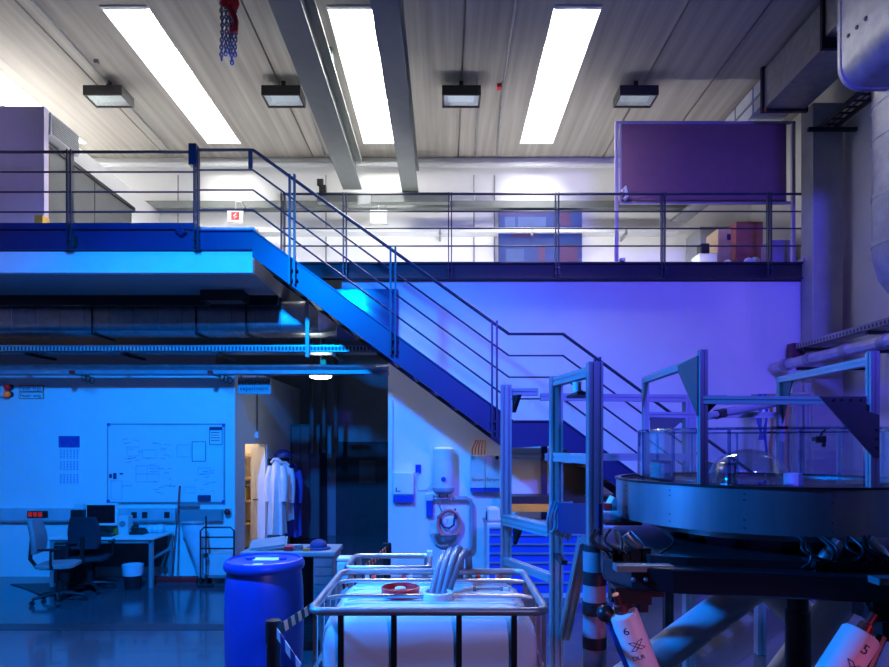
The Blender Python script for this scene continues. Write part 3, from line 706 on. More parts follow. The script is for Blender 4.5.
t = thing('desk_telephone', (X(135,9.35), 9.4, ZT), 'black telephone on the right of the desk', 'telephone')
M().prism([(0,0),(.2,0),(.2,.08),(0,.03)], lambda p: Vector((X(129,9.3), 9.3+p[0], ZT+p[1])), lambda p: Vector((X(143,9.3), 9.3+p[0], ZT+p[1]))).build('base', BLACK, t)
M().tube([(X(131,9.3),9.33,ZT+.07),(X(131,9.3),9.36,ZT+.1),(X(131,9.3),9.46,ZT+.12),(X(131,9.3),9.5,ZT+.1)], .022, 8).build('handset', BLACK, t, smooth=True)
t = thing('crumpled_bag', (X(155,9.5), 9.5, ZT), 'crumpled pale plastic bag at the right end of the desk', 'bag')
m = M()
for i in range(5): m.ball((X(150+i*2.4,9.5), 9.5+random.uniform(-.04,.04), ZT+.06), .06+.02*random.random(), 8, (1,1,.9))
m.build('bag', BAG, t, smooth=True)
tag(M().lathe([(.035,0),(.035,.09),(.03,.09),(.03,.01)], (X(112,9.2), 9.3, ZT), 16).build('mug', ORANGE, smooth=True), 'small orange mug on the desk by the monitor', 'mug')
t = thing('desk_printer', (X(77,9.5), 9.5, ZT), 'small dark printer on the desk behind the office chair', 'printer')
M().box(X(70,9.4), X(83,9.4), 9.4, 9.62, ZT, Z(510,9.4)).build('body', BLACK, t, bevel=.015)
M().box(X(73,9.4), X(82.5,9.4), 9.42, 9.6, Z(510,9.4), Z(504,9.4)).build('lid', PALE, t, bevel=.008)

# office chairs
def office_chair(loc, rz, label, fab, seat_m, s=1.0, ht=.48):
    T = Matrix.Translation(loc) @ Matrix.Rotation(rz, 4, 'Z')
    t = thing('office_chair', loc, label, 'chair', 'office chairs at the desk')
    M(T).loft([[Vector((x, y, z)) for x, y in rrect(-.23+i_, .23-i_, -.22+i_, .22-i_, .09)] for z, i_ in ((ht-.06,.03),(ht-.045,0),(ht-.01,0),(ht,.03))]).build('seat', seat_m, t, smooth=True)
    rings = []
    for i in range(7):
        z = ht+.13+i*.07; w = .155+.05*math.sin(math.pi*min(1,(i+.6)/6.6)); d = -.24-.05*(i/6)**2-.02
        rings.append([Vector((x, d+y+.06*(x/.22)**2, z)) for x, y in rrect(-w, w, -.035, .03, .03, 3)])
    M(T).loft(rings).build('backrest', fab, t, smooth=True)
    M(T).tube([(0,-.05,ht-.08),(0,-.25,ht-.06),(0,-.33,ht+.05),(0,-.31,ht+.3)], .025, 8).build('back_bar', BLKM, t, smooth=True)
    M(T).cyl((0,0,.1),(0,0,ht-.06),.028).cyl((0,0,.1),(0,0,.28),.04).build('gas_column', BLKM, t, smooth=True)
    for k in range(5):
        a = 2*math.pi*k/5+.3; c, s_ = math.cos(a), math.sin(a)
        leg = M(T).tube([(0,0,.11),(c*.15,s_*.15,.105),(c*.3,s_*.3,.075)], [.03,.024,.018], 8).build('foot_arm', BLKM, t, smooth=True)
        M(T).cyl((c*.3-.02*s_,s_*.3+.02*c,.03),(c*.3+.02*s_,s_*.3-.02*c,.03),.03,n=12).build('castor', BLACK, leg, smooth=True)
    for s_ in (-1, 1): M(T).tube([(s_*.2,0,ht-.04),(s_*.28,.0,ht),(s_*.28,.0,ht+.18),(s_*.28,.12,ht+.2),(s_*.28,-.14,ht+.2)], .016, 8).build('armrest', BLKM, t, smooth=True)
office_chair((X(90,8.85), 8.85, 0), R(12), 'dark office chair with its back to the viewer in front of the monitor', FABRD, FABRD)
office_chair((X(59,8.25), 8.25, 0), R(-78), 'grey office chair seen from the side at the left of the desk', FABRG, FABRG, ht=.5)
pd = thing('drawer_pedestal', (X(62,9.1), 9.2, 0), 'black rolling drawer pedestal under the left of the desk', 'pedestal')
M().box(X(50,9.05), X(76,9.05), 9.05, 9.55, .06, .58).build('body', BLKM, pd, bevel=.004)
for k in range(3): M().box(X(51,9.05), X(75,9.05), 9.035, 9.05, .08+k*.165, .23+k*.165).build('drawer', BLACK, pd)
for px in (52, 74):
    for yy in (9.1, 9.5): M().cyl((X(px,9.05)-.015,yy,.03),(X(px,9.05)+.015,yy,.03),.03,n=10).build('castor', BLACK, pd)
bn = thing('waste_bin', (X(137,9.15), 9.15, 0), 'black waste bin with a pale liner beside the desk leg', 'bin')
c = (X(137,9.1), 8.98, 0)
M().lathe([(.10,0),(.125,.22),(.118,.22),(.095,.01)], c, 24).build('bin_body', BLACK, bn, smooth=True)
M().lathe([(.126,.19),(.135,.26),(.14,.34),(.128,.34),(.118,.2)], c, 24).build('liner', BAG, bn, smooth=True)
br = thing('broom', (X(172,9.3), 9.45, 0), 'red broom leaning on the office wall right of the desk', 'broom')
M().box(X(152,9.3), X(197,9.3), 9.28, 9.38, .03, .10).build('broom_head', RED, br, bevel=.01)
M().box(X(153,9.3), X(196,9.3), 9.29, 9.37, 0, .03).build('bristles', INKR, br)
M().cyl((X(172.5,9.33), 9.33, .1), (X(180.5,9.78), 9.76, Z(486,9.76)), .014, n=10).build('handle', RED, br, smooth=True)
bg = thing('sack_stand', (X(196,9.4), 9.4, 0), 'pale plastic sack hanging on a stand by the office wall', 'sack stand')
rings = []
for i in range(10):
    s = i/9; cx = X(191+s*13, 9.4); r = .17-.07*s
    rings.append([Vector((cx+r*math.cos(2*math.pi*j/18)*(1+.08*math.sin(5*j+i)), 9.45+r*.7*math.sin(2*math.pi*j/18), .86-.80*s)) for j in range(18)])
M().loft(rings).build('sack', BAG, bg, smooth=True)
M().tube([(X(191,9.4)+.18*math.cos(2*math.pi*j/18), 9.45+.13*math.sin(2*math.pi*j/18), .86) for j in range(18)], .012, 6, closed=True).build('ring', ALU, bg)
ht = thing('tube_trolley', (X(218,9.2), 9.2, 0), 'small tubular steel trolley beside the sack stand', 'trolley')
xa, xb = X(200.5,9.2), X(234,9.2)
def tubeframe(m, y, z1): m.tube([(xa,y,0.06),(xa,y,z1-.05),(xa+.05,y,z1),(xb-.05,y,z1),(xb,y,z1-.05),(xb,y,.06)], .013, 8)
m = M(); tubeframe(m, 9.2, .82); m.build('handle_frame', BLKM, ht, smooth=True)
for zz in (.68, .52): M().cyl((xa,9.2,zz),(xb,9.2,zz),.011,n=8).build('cross_bar', BLKM, ht)
M().box(xa, xb, 9.22, 9.6, .10, .13).build('platform', MGREY, ht)
for xx in (xa, xb):
    for yy in (9.24, 9.55): M().cyl((xx-.015,yy,.05),(xx+.015,yy,.05),.05,n=14).build('wheel', BLACK, ht)
M().box(xa+.05, xb-.05, 9.25, 9.55, .13, .42).build('crate', PALE, ht, bevel=.01)
mp = thing('floor_mop', (X(206,9.1), 9.1, 0), 'flat mop with a thin dark pole standing before the sack', 'mop')
M().cyl((X(206,9.1), 9.1, .05), (X(206,9.1), 9.1, Z(516,9.1)), .011, n=8).build('pole', BLKM, mp)
M().box(X(199,9.1), X(213,9.1), 9.05, 9.15, 0, .04).build('mop_head', BLACK, mp, bevel=.006)
M().box(X(204.5,9.1), X(207.5,9.1), 9.08, 9.12, .42, .47).build('grip', BLACK, mp)
tag(M().prism([(X(9,8.6),8.95),(X(40,8.6),8.6),(X(47,8.6),9.0),(X(43,8.9),9.3),(X(8,9.2),9.25)], lambda p: Vector((p[0],p[1],0)), lambda p: Vector((p[0],p[1],.012))).build('rubber_mat', BLACK), 'black rubber mat on the floor left of the grey office chair', 'mat')

# ------------------------------------------------------------------ utility wall (boiler, sink...)
Y = YW
gp = thing('glossy_wall_panel', (X(367,Y), Y, Z(340,Y)), 'dark glossy panel on the wall behind the upper stair flight', 'panel')
M().box(X(337.5,Y), X(398,Y), Y-.08, Y, Z(340,Y), Z(290,Y)).build('panel', mat('gloss_blue_panel', (.02,.04,.20), .12), gp, bevel=.006)
bo = thing('water_boiler', (X(443.5,Y), Y-.18, Z(491,Y)), 'white wall-hung water boiler above the sink', 'boiler')
cx = X(443.5, Y)
M().lathe([(.02,-.02),(.15,0),(.16,.03),(.16,Z(449,Y)-Z(489,Y)),(.12,Z(447,Y)-Z(489,Y)),(.02,Z(446.5,Y)-Z(489,Y))], (cx, Y-.18, Z(489,Y)), 28).build('tank', WHITE, bo, smooth=True)
M().lathe([(.02,-.05),(.11,-.045),(.163,.0),(.163,.05),(.15,.05)], (cx, Y-.18, Z(490,Y)), 28).build('base_cap', mat('blue_grey_plastic', (.25,.32,.45), .4), bo, smooth=True)
M().cyl((cx, Y-.33, Z(478,Y)), (cx, Y-.37, Z(478,Y)), .035).build('dial', BLUEP, bo, smooth=True)
tp = thing('tap_fitting', (cx, Y-.1, Z(500,Y)), 'tap with two thin supply pipes below the boiler', 'tap')
m = M()
for s in (-.055, .055): m.cyl((cx+s, Y-.12, Z(498,Y)), (cx+s, Y-.12, Z(490,Y)), .012, n=8)
m.build('supply_pipe', BLUEP, tp); M().cyl((cx-.12, Y-.12, Z(498,Y)), (cx+.1, Y-.12, Z(498,Y)), .028, n=10).ball((cx-.12,Y-.12,Z(498,Y)),.035).ball((cx+.1,Y-.12,Z(498,Y)),.035).build('mixer', GALV, tp, smooth=True)
M().tube([(cx-.02,Y-.12,Z(500,Y)),(cx-.06,Y-.2,Z(505,Y)),(cx-.02,Y-.3,Z(510,Y)),(cx-.1,Y-.28,Z(516,Y))], .01, 6).build('spout', GALV, tp, smooth=True)
pipe('drain_pipe', [(cx+.1,Y-.1,Z(498,Y)),(X(466,Y),Y-.1,Z(498,Y)),(X(470,Y),Y-.1,Z(500,Y)),(X(471.5,Y),Y-.1,Z(505,Y)),(X(471.5,Y),Y-.1,Z(545,Y)),(X(470,Y),Y-.1,Z(548,Y)),(X(466,Y),Y-.1,Z(549.5,Y)),(X(447,Y),Y-.1,Z(549.5,Y))], .034, mat('grey_plastic_pipe', (.28,.31,.36), .4), 'grey plastic waste pipe looping right of the sink')
sk = thing('hand_sink', (X(445.5,Y), Y-.2, Z(545,Y)), 'half-round steel hand sink on the wall', 'sink')
half = lambda r, z: [Vector((X(445.5,Y)+r*math.cos(math.pi+math.pi*j/16), Y-.02+r*.9*math.sin(math.pi+math.pi*j/16), z)) for j in range(17)]
M().loft([half(.10, Z(546,Y)), half(.17, Z(543,Y)), half(.205, Z(538,Y)), half(.215, Z(534,Y)), half(.23, Z(533.5,Y)), half(.2, Z(533.4,Y)), half(.18, Z(537,Y)), half(.1, Z(541,Y))]).build('basin', GALV, sk, smooth=True)
M().box(X(430,Y), X(460,Y), Y-.02, Y, Z(536,Y), Z(514,Y)).build('splash_back', mat('white_enamel', (.8,.8,.8), .3), sk, bevel=.01)
hs = thing('coiled_hose', (X(449,Y), Y-.12, Z(535,Y)), 'pink hose coiled above the hand sink', 'hose')
m = M()
for k in range(3):
    m.tube([(X(449,Y)+(.15+.012*k)*math.cos(t*math.pi/14), Y-.07-.03*k, Z(523,Y)+(.185+.012*k)*math.sin(t*math.pi/14)) for t in range(28)], .017, 8, closed=True)
m.build('hose', HOSEP, hs, smooth=True)
M().cyl((X(455.5,Y), Y-.12, Z(517,Y)), (X(455.5,Y), Y, Z(517,Y)), .018, n=8).build('hook', BLUEP, hs)
fa = tag(M().tube([(X(441,Y),Y-.13,Z(517,Y)),(X(441,Y),Y-.14,Z(522,Y)),(X(444,Y),Y-.14,Z(526,Y)),(X(449,Y),Y-.14,Z(527,Y)),(X(453.5,Y),Y-.14,Z(524,Y)),(X(455,Y),Y-.13,Z(515,Y)),(X(455,Y),Y-.1,Z(508,Y))], .016, 8).build('dark_hose', INK, smooth=True), 'short dark blue hose looped inside the pink coil', 'hose')
dr = thing('white_disc', (X(449,Y), Y-.06, Z(536,Y)), 'round white disc behind the pink hose coil', 'lid')  # plain white disc added behind the coil
M().lathe([(.01,.03),(.09,.025),(.125,0),(.125,-.01)], (0,0,0), 28).build('lid', WHITE, dr, smooth=True).location = (0,0,0)
for o in list(WL):
    if o.parent == dr: o.data.transform(Matrix.Translation(WL[dr]) ); o.data.transform(Matrix.Translation(-WL[dr])); 
lid = [o for o in WL if o.parent == dr][0]
me = lid.data
for v in me.vertices:
    w = v.co + WL[dr]; x_, y_, z_ = w
    v.co = Vector((X(449,Y)+x_, Y-.03-z_, Z(525,Y)+y_*1.15)) - WL[dr]
td = thing('towel_dispenser', (X(403.5,Y), Y, Z(502,Y)), 'white paper towel dispenser at the left of the utility wall', 'dispenser')
M().box(X(393.5,Y), X(414,Y), Y-.12, Y, Z(494,Y), Z(472,Y)).build('cover', WHITE, td, bevel=.012)
M().box(X(393.8,Y), X(413.7,Y), Y-.115, Y, Z(502,Y), Z(494.5,Y)).build('tray', BLUEP, td, bevel=.008)
M().box(X(396.3,Y), X(397.3,Y), Y-.124, Y-.12, Z(491,Y), Z(487,Y)).box(X(397.3,Y), X(401,Y), Y-.124, Y-.12, Z(491,Y), Z(490.2,Y)).build('mark', INK, td)
t = thing('wall_socket', (X(418.5,Y), Y, Z(473,Y)), 'wall socket with a plug and cable left of the boiler', 'socket')
M().box(X(415.5,Y), X(421,Y), Y-.04, Y, Z(473,Y), Z(464.5,Y)).build('socket_box', BLUEP, t, bevel=.006)
M().tube([(X(418,Y),Y-.04,Z(472,Y)),(X(416,Y),Y-.03,Z(482,Y)),(X(418,Y),Y-.03,Z(490,Y)),(X(426,Y),Y-.03,Z(490,Y)),(X(433,Y),Y-.1,Z(483,Y))], .008, 6).build('cable', PALE, t)
t = thing('soap_dispenser', (X(429.5,Y), Y, Z(517,Y)), 'narrow soap dispenser left of the coiled hose', 'dispenser')
M().box(X(426.5,Y), X(433,Y), Y-.1, Y, Z(516.5,Y), Z(500,Y)).build('bottle', BLUEP, t, bevel=.008)
M().box(X(426,Y), X(433.3,Y), Y-.11, Y, Z(500,Y), Z(493.5,Y)).build('pump', PALE, t, bevel=.006)
# fuse boxes
for (a, b_, lb) in ((470, 484.2, 'pale fuse box with red lettering right of the boiler, left of two'), (484.8, 499, 'pale fuse box with red lettering right of the boiler, right of two')):
    t = thing('fuse_box', (X((a+b_)/2,Y), Y, Z(490,Y)), lb, 'fuse box')
    M().box(X(a,Y), X(b_,Y), Y-.18, Y, Z(487,Y), Z(455,Y)).build('cabinet', PALE, t, bevel=.006)
    M().box(X(a,Y), X(b_,Y), Y-.17, Y, Z(491,Y), Z(487.3,Y)).build('base', BLUEP, t)
    text('Strom', .075, (X((a+b_)/2,Y), Y-.183, Z(479,Y)), RED, t)
    M().cyl((X(a+2.5 if a < 480 else b_-3,Y), Y-.18, Z(457.5,Y)), (X(a+2.5 if a < 480 else b_-3,Y), Y-.2, Z(457.5,Y)), .03).build('knob', BLACK if a > 480 else GALV, t)
m = M()
for i in range(5): m.tube([(X(472+i*3,Y), Y-.1, Z(455,Y)), (X(472+i*3.2,Y), Y-.1, Z(449-i,Y)), (X(476+i*2.2,Y), Y-.09, Z(440,Y))], .012, 6)
tag(m.build('cable_bunch', CLOTHO, smooth=True), 'bunch of orange and red cables above the fuse boxes', 'cables')
tag(M().cyl((X(393,Y)+.0,Y-.03,Z(470,Y)), (X(393,Y),Y-.03,Z(400,Y)), .012, n=8).build('conduit', PALE), 'thin pale conduit at the left edge of the utility wall', 'pipe')

# drawer cabinets under landing
def drawer_cab(x0, x1, y, rows, label):
    t = thing('drawer_cabinet', ((x0+x1)/2, y+.35, 0), label, 'cabinet', 'blue workshop drawer cabinets')
    M().box(x0, x1, y, y+.7, .0, .96).build('carcass', PALE, t, bevel=.004)
    z = .90
    for i, h in enumerate(rows):
        d = M().box(x0+.03, x1-.03, y-.012, y, z-h+.02, z).build('drawer', BLUED, t)
        M().box(x0+.03, x1-.03, y-.04, y-.012, z-.0, z+.022).build('handle_strip', ALU, d)
        z -= h
    return t
rows = [.09,.12,.12,.12,.12,.14,.14]
xa = X(487,8.45)
drawer_cab(xa, xa+.92, 8.45, rows, 'blue drawer cabinet beneath the stair landing, left of two')
drawer_cab(xa+.96, xa+1.88, 8.45, rows, 'blue drawer cabinet beneath the stair landing, right of two')
t = thing('bench_grinder', (X(492,8.6), 8.7, .96), 'pale boxy machine on the left drawer cabinet', 'machine')
M().box(X(487.5,8.6), X(500,8.6), 8.6, 8.95, .98, Z(508.5,8.6)).build('housing', PALE, t, bevel=.02)
M().box(X(484,8.6), X(501,8.6), 8.58, 9.0, .96, .985).build('base', GALVD, t)
M().cyl((X(486.5,8.6),8.75,Z(517,8.6)),(X(488,8.6),8.75,Z(517,8.6)),.06).build('knob', BLKM, t)
wbn = thing('workbench', (X(560,8.9), 8.95, .96), 'wooden-edged workbench top with a perforated back panel under the landing', 'workbench')
zt = Z(504,8.7)
M().box(X(508,8.7), X(642,8.7), 8.7, 9.2, zt+.0, zt+.10).build('black_shelf', BLACK, wbn)
M().box(X(508,8.7), X(642,8.7), 8.66, 9.2, Z(511.5,8.7), zt).build('wood_edge', WOODO, wbn)
for px in (510, 570, 640): M().box(X(px,8.7)-.03, X(px,8.7)+.03, 8.8, 9.15, .96, Z(511.5,8.7)).build('support', BLKM, wbn)
PEG = mat('perforated_panel', (.55,.58,.62), .5, var=.02)
nt = PEG.node_tree; ck = nt.nodes.new('ShaderNodeTexWave'); ck.inputs['Scale'].default_value = 9; tcn = nt.nodes.new('ShaderNodeTexCoord'); nt.links.new(tcn.outputs['Object'], ck.inputs['Vector'])
bpn = nt.nodes.new('ShaderNodeBump'); bpn.inputs['Strength'].default_value = .6; nt.links.new(ck.outputs['Fac'], bpn.inputs['Height']); nt.links.new(bpn.outputs['Normal'], nt.nodes['Principled BSDF'].inputs['Normal'])
M().box(X(500,9.2), X(555,9.2), 9.2, 9.24, zt+.1, Z(448,9.2)).build('back_panel', PEG, wbn)
M().box(X(562,9.15), X(595,9.15), 9.0, 9.2, zt+.1, Z(463,9.15)).build('dark_cupboard', BLACK, wbn)
M().cyl(P(500,455,9.0), P(555,455,9.0), .03).build('lamp_tube', PALE, wbn)

# ------------------------------------------------------------------ IBC tank
IX0, IX1, IY0, IY1, IZ = -.66, .505, 3.2, 4.2, 1.175
ibc = thing('water_tank', ((IX0+IX1)/2, 3.7, 0), 'white cube water tank in a steel tube cage in the foreground', 'tank')
e = .016
rings = []
for z, ins in ((.16,.12),(.18,.05),(.24,.02),(.98,.02),(1.05,.035),(1.10,.075),(1.13,.14),(1.145,.30)):
    rings.append([Vector((x, y, z)) for x, y in rrect(IX0+e+ins*.6, IX1-e-ins*.6, IY0+e+ins*.6, IY1-e-ins*.6, max(.03, .14), 6)])
M().loft(rings).build('bottle', HDPE, ibc, smooth=True)
m = M()
for i in range(7): m.box(IX0+.12, IX1-.12, IY0+.16+i*.115, IY0+.19+i*.115, 1.125, 1.153)
m.build('top_rib', HDPE, ibc, bevel=.012)
ringp = [Vector((x, y, IZ)) for x, y in rrect(IX0, IX1, IY0, IY1, .07, 6)]
m = M().tube(ringp, .021, 10, closed=True)
m.build('top_rail', GALVD, ibc, smooth=True)
for zz in (.20, .55, .88): M().tube([Vector((x, y, zz)) for x, y in rrect(IX0+.01, IX1-.01, IY0+.01, IY1-.01, .07, 6)], .012, 8, closed=True).build('cage_hoop', GALV, ibc, smooth=True)
for px in (341, 394, 459, 514): M().bar((X(px,IY0), IY0, .15), (X(px,IY0), IY0, IZ-.01), .028, .024).build('cage_bar', BLKM, ibc)
for i in range(4):
    xx = IX0+.16+i*.28
    M().bar((xx, IY1, .15), (xx, IY1, IZ-.01), .026).build('cage_bar', GALV, ibc)
for i in range(5):
    yy = IY0+.12+i*.19
    for xx in (IX0, IX1): M().bar((xx, yy, .15), (xx, yy, IZ-.01), .022).build('cage_bar', GALV, ibc)
for yy in (3.55, 3.95): M().tube([(IX0,yy,IZ-.02),(IX0+.1,yy,IZ-.005),(IX1-.1,yy,IZ-.005),(IX1,yy,IZ-.02)], .012, 8).build('top_bar', GALV, ibc, smooth=True)
for px in (374, 404, 478, 501): M().cyl((X(px,IY1-.03), IY1-.03, IZ-.045), (X(px,IY1-.03), IY1-.045, IZ-.02), .016).build('red_bolt', RED, ibc)
m = M()
for yy in (3.25, 3.7, 4.15): m.box(IX0+.02, IX1-.02, yy-.05, yy+.05, .0, .12)
m.box(IX0, IX1, IY0, IY1, .12, .16); m.build('pallet', CARD, ibc)
cc = P(400.5, 592, 3.66); cc.z = 1.15
M().lathe([(.07,.0),(.105,.0),(.108,.045),(.098,.05),(.09,.02),(.03,.018)], cc, 32).build('red_lid', RED, ibc, smooth=True)
M().lathe([(.03,.015),(.032,.04),(.025,.045)], cc, 20).build('vent_cap', WHITE, ibc, smooth=True)
hc = P(438, 596, 3.58); hc.z = 1.15
M().lathe([(.06,0),(.092,0),(.085,.035),(.07,.04),(.065,.01)], hc, 28).build('filler_neck', WHITE, ibc, smooth=True)
th = thing('hose_bundle', hc, 'bundle of clear grey hoses arching out of the water tank', 'hose')
for k, (dx, dz, ex) in enumerate(((-.045,0,.02), (-.015,.02,.05), (.015,.03,.09), (.035,.01,.14), (-.03,-.03,-.05))):
    pts = []
    for i in range(15):
        t = i/14
        pts.append(Vector((hc.x+dx+(.02+ex)*t+.10*math.sin(math.pi*t)*.6, hc.y+dx*.3+.95*t, 1.12+(.26+dz)*math.sin(math.pi*min(1, t*1.12))-.12*t)))
    M().tube(pts, .023, 10).build('hose', HOSEC, th, smooth=True)
wr = tag(M().cyl(P(474,594,3.78)+Vector((0,0,.03)), P(503,594,3.76)+Vector((0,0,.03)), .008).cyl(P(473,594,3.78)+Vector((0,0,.03)), P(476,594,3.78)+Vector((0,0,.03)), .016, n=6).cyl(P(500,594,3.76)+Vector((0,0,.03)), P(503,594,3.76)+Vector((0,0,.03)), .014, n=6).build('steel_bolt', GALVD), 'long steel bolt lying on top of the water tank', 'bolt')

# tube cart behind tank
rc = thing('tube_cart', (-.39, 4.75, 0), 'steel tube cart behind the water tank', 'cart')
ra = [(-.69,4.55),(-.11,4.55),(-.11,5.05),(-.69,5.05)]
M().tube([Vector((x,y,1.13)) for x, y in rrect(-.69,-.11,4.55,5.05,.04,4)], .02, 10, closed=True).build('top_rail', GALV, rc, smooth=True)
for x, y in ra: M().bar((x+(.03 if x < -.4 else -.03), y+(.03 if y < 4.8 else -.03), .1), (x+(.03 if x < -.4 else -.03), y+(.03 if y < 4.8 else -.03), 1.13), .035).build('leg', GALVD, rc)
M().box(-.68,-.12,4.56,5.04,.2,.23).build('shelf', GALVD, rc)
for x, y in ra: M().cyl((x+(.03 if x < -.4 else -.03)-.015, y+(.03 if y < 4.8 else -.03), .05), (x+(.03 if x < -.4 else -.03)+.015, y+(.03 if y < 4.8 else -.03), .05), .05, n=14).build('castor', BLACK, rc)
M().box(X(427,5.0), X(432,5.0), 5.0, 5.09, 1.09, 1.17).build('label_clip', PAPER, rc)

# barrel
bx, by = X(264.5,4.9), 4.9
ba = thing('plastic_barrel', (bx, by, .2), 'large blue plastic barrel in the left foreground', 'barrel')
prof = [(.02,0),(.255,0),(.27,.03),(.285,.2),(.292,.45),(.285,.72),(.275,.83),(.262,.87)]
M().lathe(prof, (bx, by, .2), 48).build('drum', BLUEP, ba, smooth=True)
M().lathe([(.262,.86),(.29,.865),(.297,.885),(.295,.91),(.282,.935),(.266,.94),(.26,.925),(.02,.92)], (bx, by, .2), 48).build('lid', BLUEP, ba, smooth=True)
M().cyl((bx-.12, by+.05, 1.12), (bx-.12, by+.05, 1.14), .035).cyl((bx+.13, by+.03, 1.12), (bx+.13, by+.03, 1.14), .03).build('bung', BLUEP, ba)
M().box(bx-.04, bx+.03, by-.2, by-.13, 1.121, 1.125).build('paper_label', PAPER, ba)
M().prism(rrect(bx-.1, bx+.1, by+.0, by+.12, .03), lambda p: Vector((p[0],p[1],1.121)), lambda p: Vector((p[0],p[1],1.1245))).build('paper_label', PAPER, ba)
pl = thing('barrel_pallet', (bx, by, 0), 'low black pallet under the blue barrel', 'pallet')
M().box(bx-.36, bx+.36, by-.36, by+.36, .15, .2).build('deck', BLACK, pl)
m = M()
for dx in (-.32, 0, .32): m.box(bx+dx-.04, bx+dx+.04, by-.36, by+.36, 0, .15)
m.build('runner', BLACK, pl)

# tool cart behind barrel
tc_ = thing('tool_cart', (-1.5, 6.4, 0), 'grey workshop cart with papers and tools behind the blue barrel', 'cart')
cz = .97; cx0, cx1 = -1.95, X(335,6.2)
M().box(cx0, cx1, 6.2, 6.7, cz-.05, cz).build('cart_top', MGREY, tc_, bevel=.012)
M().box(X(313,6.2), cx1-.02, 6.22, 6.68, .12, cz-.05).build('drawer_block', MGREY, tc_)
for k in range(9): M().box(X(314,6.2), cx1-.03, 6.205, 6.22, .15+k*.085, .225+k*.085).build('drawer', GALVD, tc_)
M().box(cx0+.02, X(313,6.2), 6.66, 6.68, .12, cz-.05).box(cx0+.02, cx0+.04, 6.22, 6.68, .12, cz-.05).box(cx0+.02, X(313,6.2), 6.22, 6.68, .12, .15).build('open_bay', BLKM, tc_)
for x in (cx0+.08, cx1-.08):
    for y in (6.28, 6.62): M().cyl((x-.02,y,.06),(x+.02,y,.06),.06,n=14).build('castor', BLACK, tc_)
fo = M().xf
def on_cart(name, m, mt, lb, cat, **k): return tag(m.build(name, mt, **k), lb, cat)
T = Matrix.Translation((X(268,6.3), 6.4, cz+.04)) @ Euler((R(14), R(-6), R(10))).to_matrix().to_4x4()
cbd = thing('open_binder', (X(268,6.3), 6.4, cz), 'grey open binder lying on the workshop cart', 'binder')
M(T).box(-.20,.16,-.13,.13,0,.012).build('cover', MGREY, cbd); M(T).box(-.18,.14,-.11,.11,.012,.03).build('pages', MGREY, cbd)
on_cart('tool_holder', M().cyl((X(285,6.25),6.3,cz+.02),(X(298,6.25),6.32,cz+.05),.012).cyl((X(288,6.25),6.26,cz+.02),(X(302,6.25),6.3,cz+.03),.01), GALVD, 'two steel tools lying on the workshop cart', 'tool')
on_cart('red_box', M().box(X(284,6.25), X(293,6.25), 6.24, 6.32, cz, cz+.045), RED, 'small red box on the workshop cart', 'box', bevel=.006)
on_cart('steel_cup', M().lathe([(.04,0),(.045,.05),(.04,.05),(.035,.01)], (X(298,6.25), 6.28, cz), 18), GALV, 'short steel cup on the workshop cart right of the red box', 'cup', smooth=True)
on_cart('orange_block', M().box(X(303,6.22), X(309,6.22), 6.23, 6.3, cz, cz+.022), ORANGE, 'small orange block on the front edge of the workshop cart', 'block')
on_cart('blue_cap', M().ball((X(318,6.35), 6.38, cz+.03), .085, 14, (1,1,.8), lo=-20).lathe([(.08,0),(.12,-.005),(.12,.005),(.07,.015)], (X(318,6.35),6.38,cz+.01), 18), mat('navy_cap', (.015,.03,.14), .8), 'blue cap lying on the right end of the workshop cart', 'cap', smooth=True)
wc = thing('white_canister', (X(344,5.7), 5.75, 0), 'tall white canister between the cart and the water tank', 'canister')
M().box(X(337,5.7), X(352,5.7), 5.68, 5.85, 0, Z(561,5.7)).build('body', HDPE, wc, bevel=.02)
M().box(X(337,5.7), X(352,5.7), 5.68, 5.85, Z(561,5.7), Z(558,5.7)).build('lid', WHITE, wc, bevel=.008)

# barrier posts and belts
def barrier(x, y, zt, label):
    t = thing('barrier_post', (x, y, 0), label, 'barrier post', 'black belt barrier posts')
    M().lathe([(.02,0),(.18,0),(.18,.02),(.05,.04)], (x,y,0), 28).build('base', BLACK, t, smooth=True)
    M().cyl((x,y,.03),(x,y,zt-.02),.038).build('pole', BLKM, t, smooth=True)
    M().cyl((x,y,zt-.12),(x,y,zt-.01),.044).cyl((x,y,zt-.01),(x,y,zt),.04).build('belt_head', BLACK, t, smooth=True)
    return t
bp1 = (X(273.5,3.55), 3.55, Z(620,3.55)); bp2 = (X(387,6.4), 6.4, Z(543,6.4))
barrier(*bp1, 'black barrier post in front of the blue barrel')
barrier(*bp2, 'black barrier post far back at the passage edge')
def belt(p, q, ca, cb, freq, w, label):
    p = Vector(p); q = Vector(q); n = 8
    rings = []
    d = (q-p).normalized(); s = d.cross(Vector((0,0,1))).normalized()*.002
    for i in range(n+1):
        t = i/n; c = p.lerp(q, t)-Vector((0,0,.03*math.sin(math.pi*t)))
        rings.append([c+s+Vector((0,0,w/2)), c-s+Vector((0,0,w/2)), c-s-Vector((0,0,w/2)), c+s-Vector((0,0,w/2))])
    m = stripes('striped_belt', ca, cb, freq, d+Vector((0,0,.45)))
    tag(M().loft(rings).build('barrier_belt', m), label, 'barrier belt')
BK = (.012,.012,.016)
belt((bp1[0]+.04, bp1[1]+.02, bp1[2]-.05), (bp2[0], bp2[1]-.05, bp2[2]-.05), (.9,.42,.25), BK, 9, .06, 'orange and black striped belt running back to the far barrier post')
bp3 = (-.86, 2.55, .98)
belt((bp1[0]+.03, bp1[1]-.04, bp1[2]-.06), (-.28, 2.72, .66), (.9,.72,.75), (.03,.03,.2), 9, .055, 'white and blue striped belt sloping down from the near barrier post')

